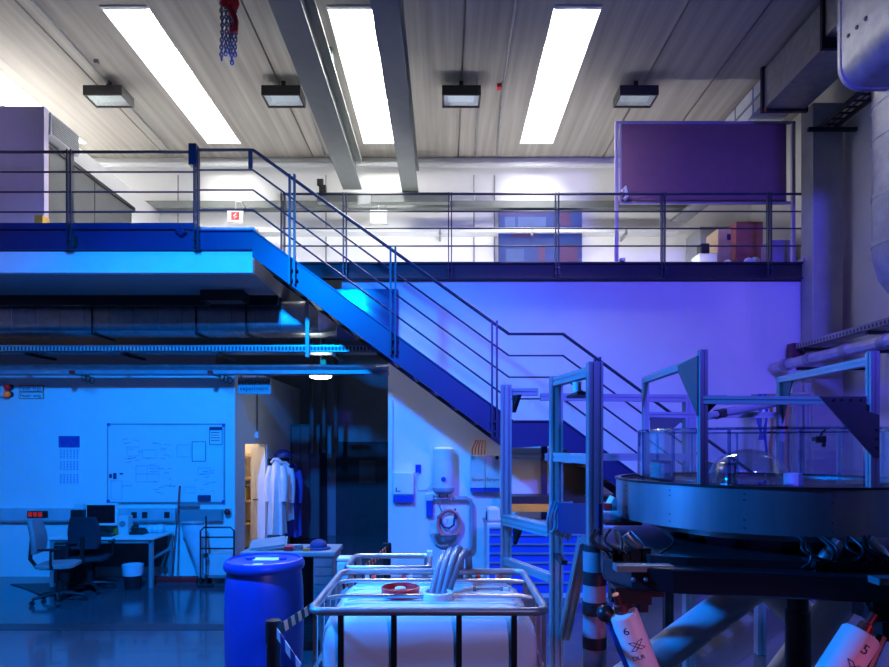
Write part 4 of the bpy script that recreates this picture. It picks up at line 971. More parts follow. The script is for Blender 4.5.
# ------------------------------------------------------------------ aluminium scaffold (tall)
PW = .085
sf = thing('profile_scaffold', (.9, 4.6, 0), 'tall aluminium profile frame right of the water tank', 'frame')
ZS = 2.49
pA = (X(506,5.4), 5.4); pB = (X(556,4.63), 4.63); pC = (X(594.5,3.9), 3.9); pD = (X(689,5.4), 5.4)
def post(p, z0, z1, w=PW, parent=sf, nm='post', two=True): return M().slot((p[0],p[1],z0), (p[0],p[1],z1), w, two=two).build(nm, ALU, parent)
post(pA, 0, ZS); post(pB, 0, ZS-.01); post(pC, 0, ZS)
post(pD, 0, Z(397,5.4))
def rail(a, b_, nm='rail', w=PW, parent=sf, two=True): return M().slot(a, b_, w, two=two).build(nm, ALU, parent)
h = PW/2
rail((pA[0]+h, 5.4, ZS-.06), (pB[0]-.02, 5.38, ZS-.06), w=.06, two=False)
rail((pB[0], 5.38, ZS-.10), (pD[0]+.3, 5.4, Z(399,5.4)), w=.06, two=False)
rail((pB[0]+.0, pB[1]-h, ZS-.05), (pC[0], pC[1]+h, ZS-.05), w=.06, two=False)
rail((pB[0], pB[1]-h, Z(457,4.6)), (pC[0], pC[1]+h, Z(457,4.6)), w=.06, two=False)
rail((pA[0], pA[1]-h, Z(519,5.4)), (pB[0]-.02, pB[1]+h, Z(519,5.4)))
rail((pA[0], pA[1]-h, Z(560,5.4)), (pB[0]-.02, pB[1]+h, Z(560,5.4)), w=.06, two=False)
rail((pB[0]+h, 5.4, Z(457,5.4)), (pD[0], 5.4, Z(457,5.4)), w=.06, two=False)
rail((pC[0]-.05, pC[1]+.05, Z(540,3.95)), (pB[0]+.05, pB[1]-.05, Z(640,4.5)), nm='brace', w=.07)
for (x, y, z, d) in ((pA[0]+.05, 5.32, Z(530,5.4), -1), (pA[0]+.05, 5.38, ZS-.12, 0)):
    M().prism([(0,0),(.12,0),(0,-.14)], lambda p: Vector((x+p[0]*.3, y-p[0], z+p[1]+.03)), lambda p: Vector((x+p[0]*.3+.03, y-p[0], z+p[1]+.03))).build('corner_bracket', BLKM, sf)
M().box(pB[0]-.02, pB[0]+.02, 4.3, 4.6, 1.2, 1.23).build('cable_holder', BLKM, sf)
M().box(X(568,4.3), X(590,4.3), 4.0, 4.35, Z(398,4.3), Z(395,4.3)).build('small_shelf', BLKM, sf)
# tape wraps on the near post
m = M(); z = .05
k = 0
TP = [(.03,.22,0),(.22,.30,1),(.30,.52,0),(.52,.60,1),(.60,.78,0),(.78,.85,1),(.85,.98,0),(.98,1.06,1),(1.06,1.16,0),(1.16,1.24,1),(1.24,1.36,0),(1.36,1.395,1)]
for a, b_, c in TP:
    M().tube([(pC[0],pC[1],a),(pC[0],pC[1],b_)], .072 if c else .069, 20).build('tape_wrap', BLACK if c else TAPEG, sf, smooth=True)
# dark cloth panel and cables over rail
a = Vector((pB[0]-.03, pB[1]-.06, 0)); b_ = Vector((pC[0]+.02, pC[1]-.06, 0))
dirv = (b_-a).normalized(); nv = Vector((-dirv.y, dirv.x, 0))*.01
quad = [(a, Z(532,4.55)), (b_, Z(534,3.9)), (b_, Z(503,3.9)), (a, Z(503,4.55))]
M().loft([[p+nv+Vector((0,0,z)) for p, z in quad], [p-nv+Vector((0,0,z)) for p, z in quad]]).build('dark_cover_sheet', mat('dark_blue_panel', (.015,.02,.10), .5), sf)
cbl = thing('cable_loops', (pB[0], pB[1]-.1, Z(535,4.5)), 'pale blue cables draped over the scaffold beside the dark panel', 'cables')
for i in range(7):
    x = pB[0]-.07+i*.022; zt_ = Z(504,4.5); 
    M().tube(spl([(x, 4.52, zt_-.18-.012*i), (x-.015, 4.47, zt_-.1), (x+.005, 4.47, zt_-.02), (x+.025, 4.5, zt_+.01), (x+.04, 4.49, zt_-.05), (x+.03-.01*i*.3, 4.46, zt_-.16), (x+.01, 4.5, zt_-.2-.008*i)], 5), .009, 6).build('cable', HOSEC, cbl, smooth=True)

# lightweight pieces on the scaffold's top
t = thing('glass_tumbler', (X(577,4.15), 4.15, Z(395,4.3)), 'small clear tumbler on the scaffold shelf', 'glass')
M().lathe([(.025,0),(.03,.07),(.027,.07),(.022,.005)], (X(577,4.15), 4.15, Z(395,4.3)), 16).build('tumbler', PAPER, t, smooth=True)

# ------------------------------------------------------------------ experiment: ring, tank, frame, hexapod
RC = Vector((1.96, 4.0, 0)); RR = .875; RT, RB = 1.79, 1.55
rg = thing('test_table', (RC.x, RC.y, 1.38), 'large round steel test platform carrying an acrylic tank at right', 'test rig')
N = 56
ringv = lambda r, z: [Vector((RC.x+r*math.cos(2*math.pi*j/N+.1), RC.y+r*math.sin(2*math.pi*j/N+.1), z)) for j in range(N)]
M().loft([ringv(RR, RB), ringv(RR, RT-.012), ringv(RR-.006, RT-.012), ringv(RR-.006, RB)], closed=True).build('steel_skirt', STEEL, rg, smooth=True)
M().loft([ringv(RR+.008, RT-.012), ringv(RR+.008, RT), ringv(RR-.03, RT), ringv(RR-.03, RT-.012)], closed=True).build('top_rim', BLKM, rg)
M().lathe([(.02,RT-.06),(RR-.01,RT-.06),(RR-.01,RT-.03),(.02,RT-.03)], (RC.x,RC.y,0), 48).build('deck_disc', BLKM, rg)
M().lathe([(.02,RB-.05),(RR-.2,RB-.055),(RR-.2,RB),(.02,RB)], (RC.x,RC.y,0), 40).build('under_disc', GALVD, rg, smooth=True)
m = M()
for j in range(N):
    t = 2*math.pi*j/N+.1
    if math.sin(t) > .3 or j % 4: continue
    for z in (RB+.03, RB+.07, RT-.07, RT-.04):
        c = RC+Vector((RR*math.cos(t+.02), RR*math.sin(t+.02), z)); m.ball(c, .0045, 6)
m.build('rivet', BLKM, rg)
for ang in (-68, -40, -22):
    t = R(ang)
    for z in (RB+.05, RB+.12, RT-.06):
        c = RC+Vector((RR*math.cos(t), RR*math.sin(t), z)); d = Vector((math.cos(t), math.sin(t), 0))
        M().bar(c, c+d*.03, .03).build('latch', BLACK, rg)
t = R(-68); pts = [RC+Vector(((RR+.015)*math.cos(t+.02*math.sin(i)), (RR+.015)*math.sin(t+.02*math.sin(i)), RT-.02-i*.025)) for i in range(9)]
M().tube(pts+[RC+Vector(((RR+.02)*math.cos(t+.1), (RR+.02)*math.sin(t+.1), RB+.02)), RC+Vector(((RR+.02)*math.cos(t+.25), (RR+.02)*math.sin(t+.25), RB+.03))], .005, 5).build('cable', BLACK, rg)

# acrylic tank
tk_ = thing('acrylic_tank', (RC.x, RC.y, RT-.03), 'clear round acrylic tank wall standing on the test platform', 'tank')
TR = .74; TZ = 2.075
n = 14
for k in range(n):
    a0 = 2*math.pi*k/n+.02; a1 = 2*math.pi*(k+1)/n-.02
    rin = [[Vector((RC.x+r*math.cos(a0+(a1-a0)*i/6), RC.y+r*math.sin(a0+(a1-a0)*i/6), z)) for r, z in ((TR,RT-.03),(TR,TZ),(TR-.008,TZ),(TR-.008,RT-.03))] for i in range(7)]
    M().loft(rin).build('acrylic_panel', TRPL, tk_, smooth=True)
ring2 = [(RC.x+TR*math.cos(2*math.pi*j/56), RC.y+TR*math.sin(2*math.pi*j/56)) for j in range(56)]
M().tube([Vector((x, y, TZ+.006)) for x, y in ring2], .008, 6, closed=True).build('top_hoop', glass('acrylic_edge', (.4,.6,.85), .3), tk_, smooth=True)
for k in range(n):
    a = 2*math.pi*k/n; M().box(RC.x+TR*math.cos(a)-.008, RC.x+TR*math.cos(a)+.008, RC.y+TR*math.sin(a)-.006, RC.y+TR*math.sin(a)+.006, RT-.03, TZ).build('joint_strip', glass('acrylic_joint', (.6,.75,.95), .25), tk_)
for a in (-75, -110, 60): M().box(RC.x+TR*math.cos(R(a))-.03, RC.x+TR*math.cos(R(a))+.03, RC.y+TR*math.sin(R(a))-.02, RC.y+TR*math.sin(R(a))+.02, TZ, TZ+.015).build('clip', BLACK, tk_)
dm = thing('acrylic_dome', (X(748,3.9), 3.9, RT-.03), 'clear hemispherical dome inside the acrylic tank', 'dome')
M().ball((X(748,3.9), 3.9, RT-.03), .235, 32, (1,1,.9), lo=0).build('dome', DOMEG, dm, smooth=True)
M().lathe([(.2,0),(.25,0),(.25,.012),(.2,.012)], (X(748,3.9), 3.9, RT-.03), 36).build('flange', glass('dome_flange', (.6,.75,.9), .2), dm)
for lb, px, Yc_, w, hh, mt in (('black equipment case inside the tank behind the dome', 735, 4.1, .13, .12, BLKM), ('grey equipment case inside the tank left of the dome', 672, 4.15, .1, .13, DGREY)):
    t = thing('equipment_case', (X(px,Yc_), Yc_, RT-.03), lb, 'equipment')
    M().box(X(px,Yc_)-w/2, X(px,Yc_)+w/2, Yc_+.12, Yc_+.28, RT-.03, RT-.03+hh).build('body', mt, t, bevel=.006)
    M().box(X(px,Yc_)-w/2+.02, X(px,Yc_)+w/2-.02, Yc_+.115, Yc_+.12, RT+.02, RT+hh-.05).build('front_plate', MGREY, t)
tag(M().lathe([(.05,0),(.05,.07),(.045,.07),(.045,.01)], (X(793,3.8), 3.8, RT-.03), 24).build('white_beaker', BAG, smooth=True), 'pale short beaker inside the tank right of the dome', 'beaker')
cm = thing('small_camera', (X(822,3.22), 3.24, Z(444,3.22)), 'small black camera clamped on the tank rim at right', 'camera')
M().box(X(814,3.22), X(818,3.22), 3.20, 3.24, Z(441,3.22), Z(437,3.22)).box(X(820,3.22), X(824,3.22), 3.20, 3.26, Z(443,3.22), Z(436,3.22)).build('body', BLACK, cm)
M().ball(P(823.5, 445, 3.22), .012, 8).build('lens', BLACK, cm, smooth=True)
M().tube([P(820,437,3.22), P(822,433,3.24), P(825,430,3.26)], .006, 6).build('clamp', BLACK, cm)

# frame over the tank
of = thing('overhead_frame', (RC.x, RC.y, RT), 'aluminium profile frame with dark gusset plates above the acrylic tank', 'frame')
w = .042; ZO = 2.475
q = {'bl': (X(645.5,4.69), 4.69), 'fl': (X(702.5,3.45), 3.45), 'br': (X(780.5,4.7), 4.7), 'fr': (X(872.5,3.15), 3.15)}
ZQ = {'bl': Z(377.5,4.69), 'fl': Z(350,3.45), 'br': Z(377,4.7), 'fr': Z(351.5,3.15)}
for k in q: M().slot((*q[k], RT-.005), (*q[k], ZQ[k]), w).build('post', ALU, of)
def fr(a, za, b_, zb, w=w): return M().slot((*a, za), (*b_, zb), w).build('beam', ALU, of)
fr(q['bl'], ZQ['bl']-.02, q['fl'], ZQ['fl']-.05); fr(q['br'], ZQ['br']-.02, q['fr'], ZQ['fr']-.045)
fr(q['fl'], Z(400,3.45), q['fr'], Z(401,3.15)); fr(q['bl'], Z(415,4.69), q['br'], Z(415,4.7))
# gussets
def gusset(pts, nm='gusset_plate', n=None):
    pts = [Vector(p) for p in pts]; nn = (pts[1]-pts[0]).cross(pts[2]-pts[0]).normalized()*.004
    M().loft([[p+nn for p in pts], [p-nn for p in pts]]).build(nm, DGREY, of)
dvec = Vector((q['bl'][0]-q['fl'][0], q['bl'][1]-q['fl'][1], 0)).normalized()
f0 = Vector((q['fl'][0]-.025, q['fl'][1]+.0, 0))
gusset([f0+Vector((0,0,ZQ['fl']-.03)), f0+dvec*.36+Vector((0,0,ZQ['fl']-.04)), f0+dvec*.33+Vector((0,0,ZQ['fl']-.09)), f0+Vector((0,0,ZQ['fl']-.35))])
y_ = q['fr'][1]-.025
gusset([(X(819,y_),y_,Z(396.5,y_)), (X(866,y_),y_,Z(396.5,y_)), (X(866,y_),y_,Z(411,y_)), (X(879,y_),y_,Z(415,y_)), (X(879,y_),y_,Z(458,y_)), (X(872,y_),y_,Z(456,y_))])
m = M()
for px, py in ((833,400),(841,400),(850,400),(860,400),(876,430),(876,439),(876,448)): m.cyl(P(px,py,y_), P(px,py,y_)+Vector((0,-.008,0)), .006, n=8)
m.build('bolt', BLACK, of)
dv2 = Vector((q['br'][0]-q['fr'][0], q['br'][1]-q['fr'][1], 0)).normalized()
f1 = Vector((q['br'][0], q['br'][1], 0))
gusset([f1+Vector((.01,0,ZQ['br']-.05)), f1-dv2*.3+Vector((.01,0,ZQ['br']+.0)), f1+Vector((.01,0,ZQ['br']-.36))])
yb_ = q['bl'][1]-.03
gusset([(X(650,yb_),yb_,Z(417,yb_)), (X(685,yb_),yb_,Z(418,yb_)), (X(672,yb_),yb_,Z(430,yb_)), (X(650,yb_),yb_,Z(431,yb_))])
for p, zz in ((q['fl'], Z(408,3.45)), (q['fr'], Z(408,3.15))):
    s = 1 if p is q['fl'] else -1
    M().prism([(0,0),(.05,0),(0,-.05)], lambda v: Vector((p[0]+s*(.022+v[0]), p[1]-.01, zz+v[1]+.02)), lambda v: Vector((p[0]+s*(.022+v[0]), p[1]+.01, zz+v[1]+.02))).build('corner_bracket', BLKM, of)
# boom across
bm_ = thing('sensor_boom', (X(745,4.2), 4.2, 2.2), 'silver telescopic boom crossing the overhead frame', 'boom')
M().cyl(P(708,416,4.3), P(790,401,4.9), .025).cyl(P(722,410,4.6), P(770,403,4.9), .014).build('tube', ALU, bm_, smooth=True)
M().cyl(P(716,414.5,4.35), P(724,413,4.42), .032).build('clamp', BLKM, bm_, smooth=True)

# hexapod
hx = thing('hexapod_platform', (1.9, 3.7, 0), 'black motion platform on six thick actuator legs below the test table', 'motion platform')
plate = [(.84,3.45),(.92,3.2),(1.10,3.12),(1.75,2.98),(2.05,2.92),(2.2,3.05),(2.85,3.75),(2.95,4.4),(2.6,4.75),(1.4,4.85),(1.05,4.5)]
M().prism(plate, lambda p: Vector((p[0],p[1],1.28)), lambda p: Vector((p[0],p[1],1.40))).build('plate', mat('black_plate', (.012,.013,.02), .3), hx, bevel=.01)
M().prism([(p[0]+(1.9-p[0])*.12, p[1]+(3.85-p[1])*.12) for p in plate], lambda p: Vector((p[0],p[1],1.40)), lambda p: Vector((p[0],p[1],1.44))).build('upper_plate', BLKM, hx)
for ang in range(0, 360, 60):
    c = RC+Vector((.5*math.cos(R(ang+20)), .5*math.sin(R(ang+20)), 0))
    M().cyl((c.x,c.y,1.43), (c.x,c.y,RB-.04), .05).build('spacer', BLKM, hx)
for (A, nm) in (((.90,3.28), 'l'), ((1.98,2.98), 'r')):
    m = M(); ax, ay = A
    m.box(ax-.05, ax+.13, ay-.05, ay+.1, 1.20, 1.285)
    m.box(ax-.02, ax+.05, ay-.07, ay+.02, 1.15, 1.2).box(ax+.07, ax+.11, ay-.06, ay+.05, 1.165, 1.2).box(ax+.13, ax+.2, ay-.03, ay+.08, 1.235, 1.285)
    m.cyl((ax-.07, ay-.02, 1.24), (ax-.05, ay-.02, 1.24), .035).cyl((ax+.02, ay-.06, 1.14), (ax+.02, ay+.04, 1.14), .03)
    m.build('joint_block', BLKM, hx)
    M().box(ax-.06, ax+.22, ay-.11, ay-.03, 1.375, 1.405).build('bolt_strip', GALVD, hx)
    m = M()
    for i in range(3): m.ball((ax+.02+i*.06, ay-.115, 1.34), .012, 8)
    m.build('bolt', GALV, hx, smooth=True)
# upper couplings between plate and ring
def coupling(c, s, label=None):
    m = M().tube([c+Vector((-.05*s,0,-.04)), c+Vector((-.01*s,-.01,.0)), c+Vector((.03*s,0,.05))], [.03,.038,.03], 12)
    m.build('coupling', GALV, hx, smooth=True)
    M().box(c.x-.09, c.x+.1, c.y-.06, c.y+.06, 1.40, 1.43).build('coupling_base', BLKM, hx)
    for k in range(5):
        a = random.uniform(-.16, .12); b = random.uniform(-.14, .14)
        m = M().tube(spl([c+Vector((a,-.02,-.07)), c+Vector((a+.3*b,-.08,-.03)), c+Vector((a+b,-.06,.02)), c+Vector((a+.6*b,.02,.07))]), .007, 8)
        m.build('cable', BLACK, hx, smooth=True)
    for k in range(6):
        x = c.x+random.uniform(-.16,.12); M().box(x, x+random.uniform(.02,.06), c.y-.07, c.y+.05, 1.40, 1.42+random.uniform(0,.05)).build('valve_block', BLKM, hx)
coupling(Vector((.98,3.4,1.48)), -1); coupling(Vector((1.86,3.12,1.48)), 1); coupling(Vector((2.06,3.12,1.49)), -1)

def actuator(top, base, r, label, digit, m=None):
    top = Vector(top); base = Vector(base); d = (base-top).normalized()
    m = m or WHITE
    t = M().tube([top, top+d*.012, base], [r*.88, r, r], 28).build('actuator', m, hx, smooth=True)
    M().tube([top-d*.10, top-d*.05, top-d*.045, top], [.018,.018,.03,.034], 14).build('joint_rod', mat('copper_red_joint', (.22,.04,.035), .35, .5), t, smooth=True)
    if digit:
        side = d.cross(Vector((0,1,0))).normalized()   # points to screen right or left
        front = side.cross(d).normalized()
        if front.y > 0: front = -front
        side = front.cross(d).normalized()
        if side.x < 0: side = -side
        up = -d
        def wrap(off_u, off_v, rot=0):
            ca, sa = math.cos(rot), math.sin(rot)
            def f(co):
                u = co.x*ca-co.y*sa+off_u; v = co.x*sa+co.y*ca
                a = u/r; rr = r+.0012+max(0, co.z)
                return top+d*(off_v)+up*v+(front*math.cos(a)+side*math.sin(a))*rr
            return f
        text(digit, .06, top, INK, t, 'number', fn=wrap(-.03 if digit == '6' else -.005, .07))
        text('DLR', .034, top, INK, t, 'lettering', fn=wrap(-.02, .235))
        em = M(); f = wrap(-.005, .165)
        s = .037
        segs = [((-1,.75),(-.35,.75)),((-.35,.75),(1,-.75)),((1,-.75),(.35,-.75)),((.35,-.75),(-1,.75)),((-1,-.75),(-.35,-.75)),((-.35,-.75),(1,.75)),((1,.75),(.35,.75)),((.35,.75),(-1,-.75))]
        for a, b_ in segs:
            em.tube([f(Vector((a[0]*s+(b_[0]-a[0])*s*k/3, a[1]*s*.9+(b_[1]-a[1])*s*.9*k/3, 0))) for k in range(4)], .0018, 4)
        em.build('emblem', INK, t)
    # side cable
    return t, top, d
t6, tp, d = actuator(P(622,611,3.22), (1.36,3.55,.1), .073, '', '6')
M().tube([tp+Vector((-.09,.02,.0)), tp+Vector((-.085,.0,0))+d*.15, tp+Vector((-.085,0,0))+d*.5], .018, 8).build('side_cable', BLUEP, t6, smooth=True)
M().ball(tp+Vector((-.075,.03,-.02)), .045, 12).build('motor_cap', BLKM, t6, smooth=True)
t5, tp, d = actuator(P(862,633,2.82), (1.02,2.70,.1), .078, '', '5')
M().tube([tp+Vector((.1,.02,-.02)), tp+Vector((.1,0,-.05))+d*.2, tp+Vector((.1,0,-.05))+d*.6], .022, 8).build('side_cable', BLKM, t5, smooth=True)
actuator(P(768,575,4.5), (.62,4.2,.06), .115, '', None, PALE)
actuator(P(766,583,4.6), (3.3,4.5,.06), .115, '', None, PALE)
actuator((2.75,4.2,1.25), (2.3,4.75,.08), .11, '', None, PALE)
actuator((2.8,3.9,1.25), (3.2,3.7,.08), .11, '', None, PALE)
M().cyl((X(798,4.1),4.1,.1), (X(798,4.1),4.1,1.28), .06).cyl((X(798,4.1),4.1,.1), (X(798,4.1),4.1,.95), .075).build('centre_column', BLKM, hx, smooth=True)
M().lathe([(.02,0),(1.25,0),(1.25,.06),(.02,.06)], (1.95,4.0,0), 40).build('base_plate', mat('base_grey', (.06,.065,.08), .4), hx)
M().tube([P(700,552,3.9)+Vector((.3,0,-.1)), P(855,565,3.3), P(862,560,3.2), P(858,556,3.2)], .008, 6).build('cable', BLACK, hx)
m = M()
for k in range(4): m.tube([P(822+3*math.cos(t*.5)*(2+k)+k*3, 566+5*math.sin(t*.5), 3.25) for t in range(8)], .006, 5)
m.build('cable_tangle', BLACK, hx)
# gear frame on floor around
ff = thing('floor_frame', (1.2, 4.9, 0), 'low aluminium floor frame behind the actuator legs', 'frame')
M().slot((.6,5.0,.12), (2.3,4.95,.12), .08).slot((X(655,5.3),5.6,.1),(X(730,5.0),4.95,.1),.08).build('rail', ALU, ff)
for x in (.6, 2.3): M().cyl((x-.02,5.0,.04),(x+.02,5.0,.04),.04,n=14).build('castor', BLACK, ff)
# background frame posts seen under the platform
rk = thing('background_rack', (X(686,6.2), 6.2, 0), 'aluminium rack standing behind the motion platform', 'rack')
for px in (668, 688, 760): M().slot((X(px,6.2),6.2,0),(X(px,6.2),6.2,1.25), .08).build('post', ALU if px != 668 else BLKM, rk)
M().slot((X(660,6.2),6.2,1.25),(X(770,6.2),6.2,1.25), .08).build('rail', ALU, rk)
belt(P(672,552,6.1), P(940,549,6.1), (.9,.45,.04), BK, 5, .055, 'yellow and black striped belt stretched behind the test table')
# small items by left of ring
wt = thing('side_shelf', (X(617,4.2), 4.2, Z(527,4.2)), 'small shelf with boxes attached left of the steel ring', 'shelf')
M().box(X(604,4.1), X(640,4.1), 4.05, 4.4, Z(524.5,4.1), Z(521,4.1)).build('shelf_plate', mat('red_brown_plate', (.28,.10,.09), .5), wt)
M().box(X(606,4.1), X(622,4.1), 4.1, 4.3, Z(521,4.1), Z(511.5,4.1)).build('white_block', PALE, wt, bevel=.006)
tag(M().box(X(602,4.2), X(610,4.2), 4.14, 4.26, Z(511.5,4.1), Z(504,4.1)).build('red_case', RED, bevel=.006), 'small red case on the shelf left of the steel ring', 'case')
T = Matrix.Translation(P(613,503,4.2)) @ Euler((.3,.4,.3)).to_matrix().to_4x4()
tag(M(T).box(-.03,.03,-.03,.03,-.045,.035).build('white_carton', PAPER), 'tilted white carton on the shelf left of the steel ring', 'carton')

# ------------------------------------------------------------------ right side: trays, pipes, ducts
rt = thing('cable_tray', (5.2, 8.3, 3.36), 'grey cable tray running towards the viewer along the right wall', 'cable tray')
xt, zt = 5.13, Z(350,9.65)
m = M().box(xt, xt+.012, 5.6, 9.65, zt-.02, zt+.07).box(xt, xt+.19, 5.6, 9.65, zt-.02, zt-.008).box(xt+.19, xt+.2, 5.6, 9.65, zt-.02, zt+.07)
m.build('tray', GALVD, rt)
M().box(xt-.003, xt, 5.6, 9.65, zt+.005, zt+.045).build('perforated_strip', stripes('perforated_side', (.3,.31,.33), (.03,.03,.035), 14, (0, 1, 0), .4), rt)
for yy in (6.4, 7.9, 9.3): M().bar((xt, yy, zt-.04), (XR-.005, yy, zt-.04), .045).build('wall_bracket', BLKM, rt)
M().box(X(789,9.6), X(801,9.6), 9.5, 9.66, Z(357,9.6), Z(344,9.6)).build('end_cap', mat('maroon_cap', (.12,.03,.06), .5), rt)
sp = pipe('silver_pipe', [(4.93, 9.75, Z(366.5,9.6)), (4.93, 9.4, Z(366.5,9.6)), (4.93, 5.6, Z(366.5,9.6))], .075, GALV, 'thick silver pipe under the cable tray on the right wall')
for yy in (9.3, 8.7, 7.9, 7.2): M().cyl((4.93, yy, Z(366.5,9.6)), (4.93, yy+.12, Z(366.5,9.6)), .088).build('coupling', GALVD, sp, smooth=True)
for yy in (7.4, 9.1): M().bar((4.93, yy, Z(366.5,9.6)-.09), (XR-.005, yy, Z(366.5,9.6)-.09), .04).build('bracket', BLKM, sp)
# hanging straps & rack at right lower wall
hg = thing('hanging_rack', (X(780,8.9), 8.9, 0), 'upright rack on the right holding straps and cords', 'rack')
for px in (797, 806): M().slot((X(px,8.9), 8.9, 0), (X(px,8.9), 8.9, Z(383,8.9)), .09).build('post', ALU, hg)
M().cyl(P(752,396,8.85), P(812,394,8.85), .025).build('rail', ALU, hg)
for px, w_, y1, mt, lb in ((771,3.0,470,CLOTHO,'orange strap hanging from the rack at right, left one'), (786,7.0,476,CLOTHO,'broad orange cloth hanging from the rack at right'), (760,5,440,CLOTHB,'blue strap loop hanging from the rack at right, left of the orange straps'), (765.5,3,455,CLOTHB,'narrow blue strap hanging next to the orange strap'), (778,3,462,CLOTHB,'blue cord hanging between the orange straps')):
    m = M(); rings = []
    for i in range(12):
        t = i/11; py = 394+(y1-394)*t; ww = w_*8.8/F/2*(.8+.3*math.sin(i*1.3+px))
        c = P(px+1.0*math.sin(i*.8+px), py, 8.75)
        rings.append([c+Vector((ww,0,0)), c+Vector((ww*.4,-.035,0)), c+Vector((-ww*.4,-.02,0)), c+Vector((-ww,0,0)), c+Vector((0,.015,0))])
    tag(m.loft(rings).build('hanging_strap', mt, smooth=True), lb, 'strap')

# ceiling duct on the right
cd = thing('rectangular_duct', (4.95, 7.8, 6.85), 'rectangular grey duct under the ceiling at upper right', 'duct')
M().box(4.63, 5.22, 7.95, 9.40, 6.85, 7.42).build('duct_section', GALVD, cd)
M().box(4.63, 5.22, 4.5, 7.9, 6.95, 7.42).build('duct_section', GALVD, cd)
for yy in (7.9, 9.40): M().box(4.59, 5.26, yy, yy+.05, 6.81, 7.46).build('flange', BLKM, cd)
M().box(4.62, 4.64, 9.37, 9.40, 6.80, 6.86).box(4.62,4.64,7.95,7.98,6.80,6.86).build('orange_tab', ORANGE, cd)
M().box(4.66, 5.2, 9.45, 12.2, 6.98, 7.38).build('white_section', PALE, cd)
m = M()
for yy in (9.8, 10.4, 11.0, 11.6): m.box(4.65, 4.66, yy, yy+.02, 6.98, 7.38)
m.box(4.645, 4.66, 9.45, 12.2, 7.15, 7.18); m.build('seam', MGREY, cd)
pipe('ladder_tray', [(5.5, 6.5, 6.55), (5.5, 9.36, 6.55)], .0101, BLKM, 'dark ladder cable tray between the duct and the right wall', 'cable tray')
lad = [o for o in WL if o.name.startswith('ladder_tray')][0]
m = M().bar((5.38,6.5,6.55),(5.38,9.36,6.55),.03,.06).bar((5.62,6.5,6.55),(5.62,9.36,6.55),.03,.06); yy = 6.5
while yy < 9.3: m.box(5.38,5.62,yy,yy+.03,6.53,6.55); yy += .16
m.build('rungs', BLKM, lad)
for yy in (9.3, 7.4): M().bar((5.2,yy,6.5),(XR-.005,yy,6.5),.05).build('bracket', BLKM, lad)
# near big duct with rounded lower edge
nd = thing('insulated_duct', (4.3, 6.4, 4.0), 'shiny silver duct with rounded bends at the top right edge', 'duct')
secn = rrect(3.98, 4.9, 5.58, 7.3, .22, 8)
M().loft([[Vector((x, y, z)) for x, z in secn] for y in (5.3, 6.55)]).build('upper_body', GALVD, nd, smooth=True)
M().loft([[Vector((4.44+(x-4.44)*1.02, y, 6.45+(z-6.45)*1.02)) for x, z in secn] for y in (6.52, 6.57)]).build('flange', GALVD, nd, smooth=True)
m = M()
for i in range(3): m.cyl((3.97, 6.40-i*.13, 6.02), (3.99, 6.40-i*.13, 6.02), .02, n=10)
m.build('bolt', BLACK, nd)
secv = rrect(4.46, 5.3, 6.2, 7.0, .3, 8)
def vring(z, ins): return [Vector((4.88+(x-4.88)*(1-ins), 6.6+(y-6.6)*(1-ins), z)) for x, y in secv]
M().loft([vring(3.5,.6), vring(3.58,.3), vring(3.72,.12), vring(3.95,.0), vring(6.2,0)]).build('drop_pipe', GALVD, nd, smooth=True)
for z in (4.05, 4.55, 5.15, 5.5, 5.75): M().loft([vring(z,-.02), vring(z+.04,-.02)]).build('band', GALVD, nd, smooth=True)
ub = thing('duct_stub', (4.35, 7.0, 7.0), 'short dark grey duct box next to the silver duct at top right', 'duct')
M().box(4.25, 4.55, 6.9, 7.3, 7.1, 7.48).build('body', GALVD, ub)
M().box(4.22, 4.58, 7.3, 7.34, 7.07, 7.48).build('flange', mat('maroon_flange', (.14,.08,.12), .5), ub)

# ------------------------------------------------------------------ LIGHTS
def aim(o, target):
    d = Vector(target)-o.location; o.rotation_euler = d.to_track_quat('-Z', 'Y').to_euler()
def spot(name, loc, tgt, col, e, size, blend, rad=.15):
    l = bpy.data.lights.new(name, 'SPOT'); l.color = col; l.energy = e; l.spot_size = R(size); l.spot_blend = blend; l.shadow_soft_size = rad
    o = bpy.data.objects.new(name, l); COL.objects.link(o); o.location = loc; aim(o, tgt); return o
spot('azure_floodlight', (-2.3, 3.2, 5.5), (-2.5, 7.4, 1.0), (.0, .215, 1), 3950, 108, .8)
spot('azure_side_floodlight', (-3.25, 3.45, 3.3), (1.5, 3.7, 1.25), (.0, .20, 1), 2000, 46, .7)
spot('violet_cabin_floodlight', (-1.0, .5, 4.6), (-7.0, 8.7, 5.2), (.34, .22, 1), 620, 24, .6)
spot('violet_floodlight', (1.8, .2, 5.4), (3.5, 9.8, 2.2), (.09, .07, 1), 3100, 70, .8, .3)
spot('violet_wall_floodlight', (4.3, .2, 4.7), (5.9, 9.0, 4.2), (.30, .16, 1), 520, 26, .8, .3)
spot('lilac_floodlight', (1.5, -1.8, 3.2), (-.12, 3.4, .8), (.55, .42, 1), 240, 27, .6)
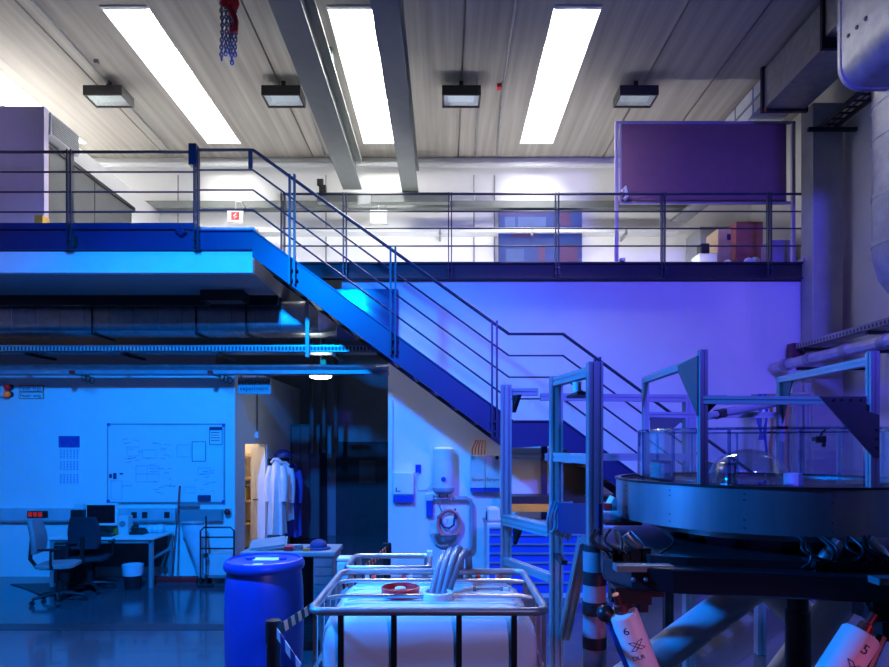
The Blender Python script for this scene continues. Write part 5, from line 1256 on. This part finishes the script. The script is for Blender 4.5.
spot('pink_floodlight', (3.6, -.6, 1.5), (1.12, 3.3, .8), (1, .18, .48), 190, 15, .6)
def hidden_fill(name, loc, sx, sy, e, rx):  # area light without a fixture, added to fill the upper zone
    l = bpy.data.lights.new(name, 'AREA'); l.shape = 'RECTANGLE'; l.size = sx; l.size_y = sy; l.energy = e; l.color = (1, .98, .95)
    o = bpy.data.objects.new(name, l); COL.objects.link(o); o.location = loc; o.rotation_euler = (R(180+rx), 0, 0); return o
hidden_fill('gallery_hidden_fill', (.6, 10.6, DECK+.06), 7.0, .3, 108, -50)  # added fill hidden behind the gallery edge, brightens the upper back wall
hidden_fill('mezzanine_hidden_fill', (-3.9, 9.6, DECK+.06), 2.4, .3, 16, 0)  # added fill hidden on the mezzanine floor, brightens the ceiling
pl_ = bpy.data.lights.new('store_lamp', 'POINT'); pl_.energy = 60; pl_.color = (1, .72, .42); pl_.shadow_soft_size = .1
o = bpy.data.objects.new('store_lamp', pl_); COL.objects.link(o); o.location = (-4.2, 11.2, 2.7)

l = bpy.data.lights.new('bench_warm_fill', 'AREA'); l.size = .9; l.size_y = .04; l.shape = 'RECTANGLE'; l.energy = 4; l.color = (1, .66, .42)  # added warm fill for the wood edge; the modelled tube itself is unlit
o = bpy.data.objects.new('bench_warm_fill', l); COL.objects.link(o); o.location = (1.3, 8.45, Z(455,9.0)-.05)
w = bpy.data.worlds.new('World'); S.world = w; w.use_nodes = True
w.node_tree.nodes['Background'].inputs[0].default_value = (.05, .09, .3, 1)
w.node_tree.nodes['Background'].inputs[1].default_value = .12

# ------------------------------------------------------------------ CAMERA
cam = bpy.data.cameras.new('camera'); co = bpy.data.objects.new('camera', cam); COL.objects.link(co)
co.location = (0, 0, EYE); co.rotation_euler = (R(90), 0, 0)
cam.sensor_width = 36; cam.lens = F/889*36; cam.shift_y = (HY-333.5)/889
cam.clip_start = .05
S.camera = co
S.view_settings.view_transform = 'Standard'; S.view_settings.look = 'None'
S.view_settings.exposure = 0; S.view_settings.gamma = 1; S.view_settings.use_curve_mapping = False
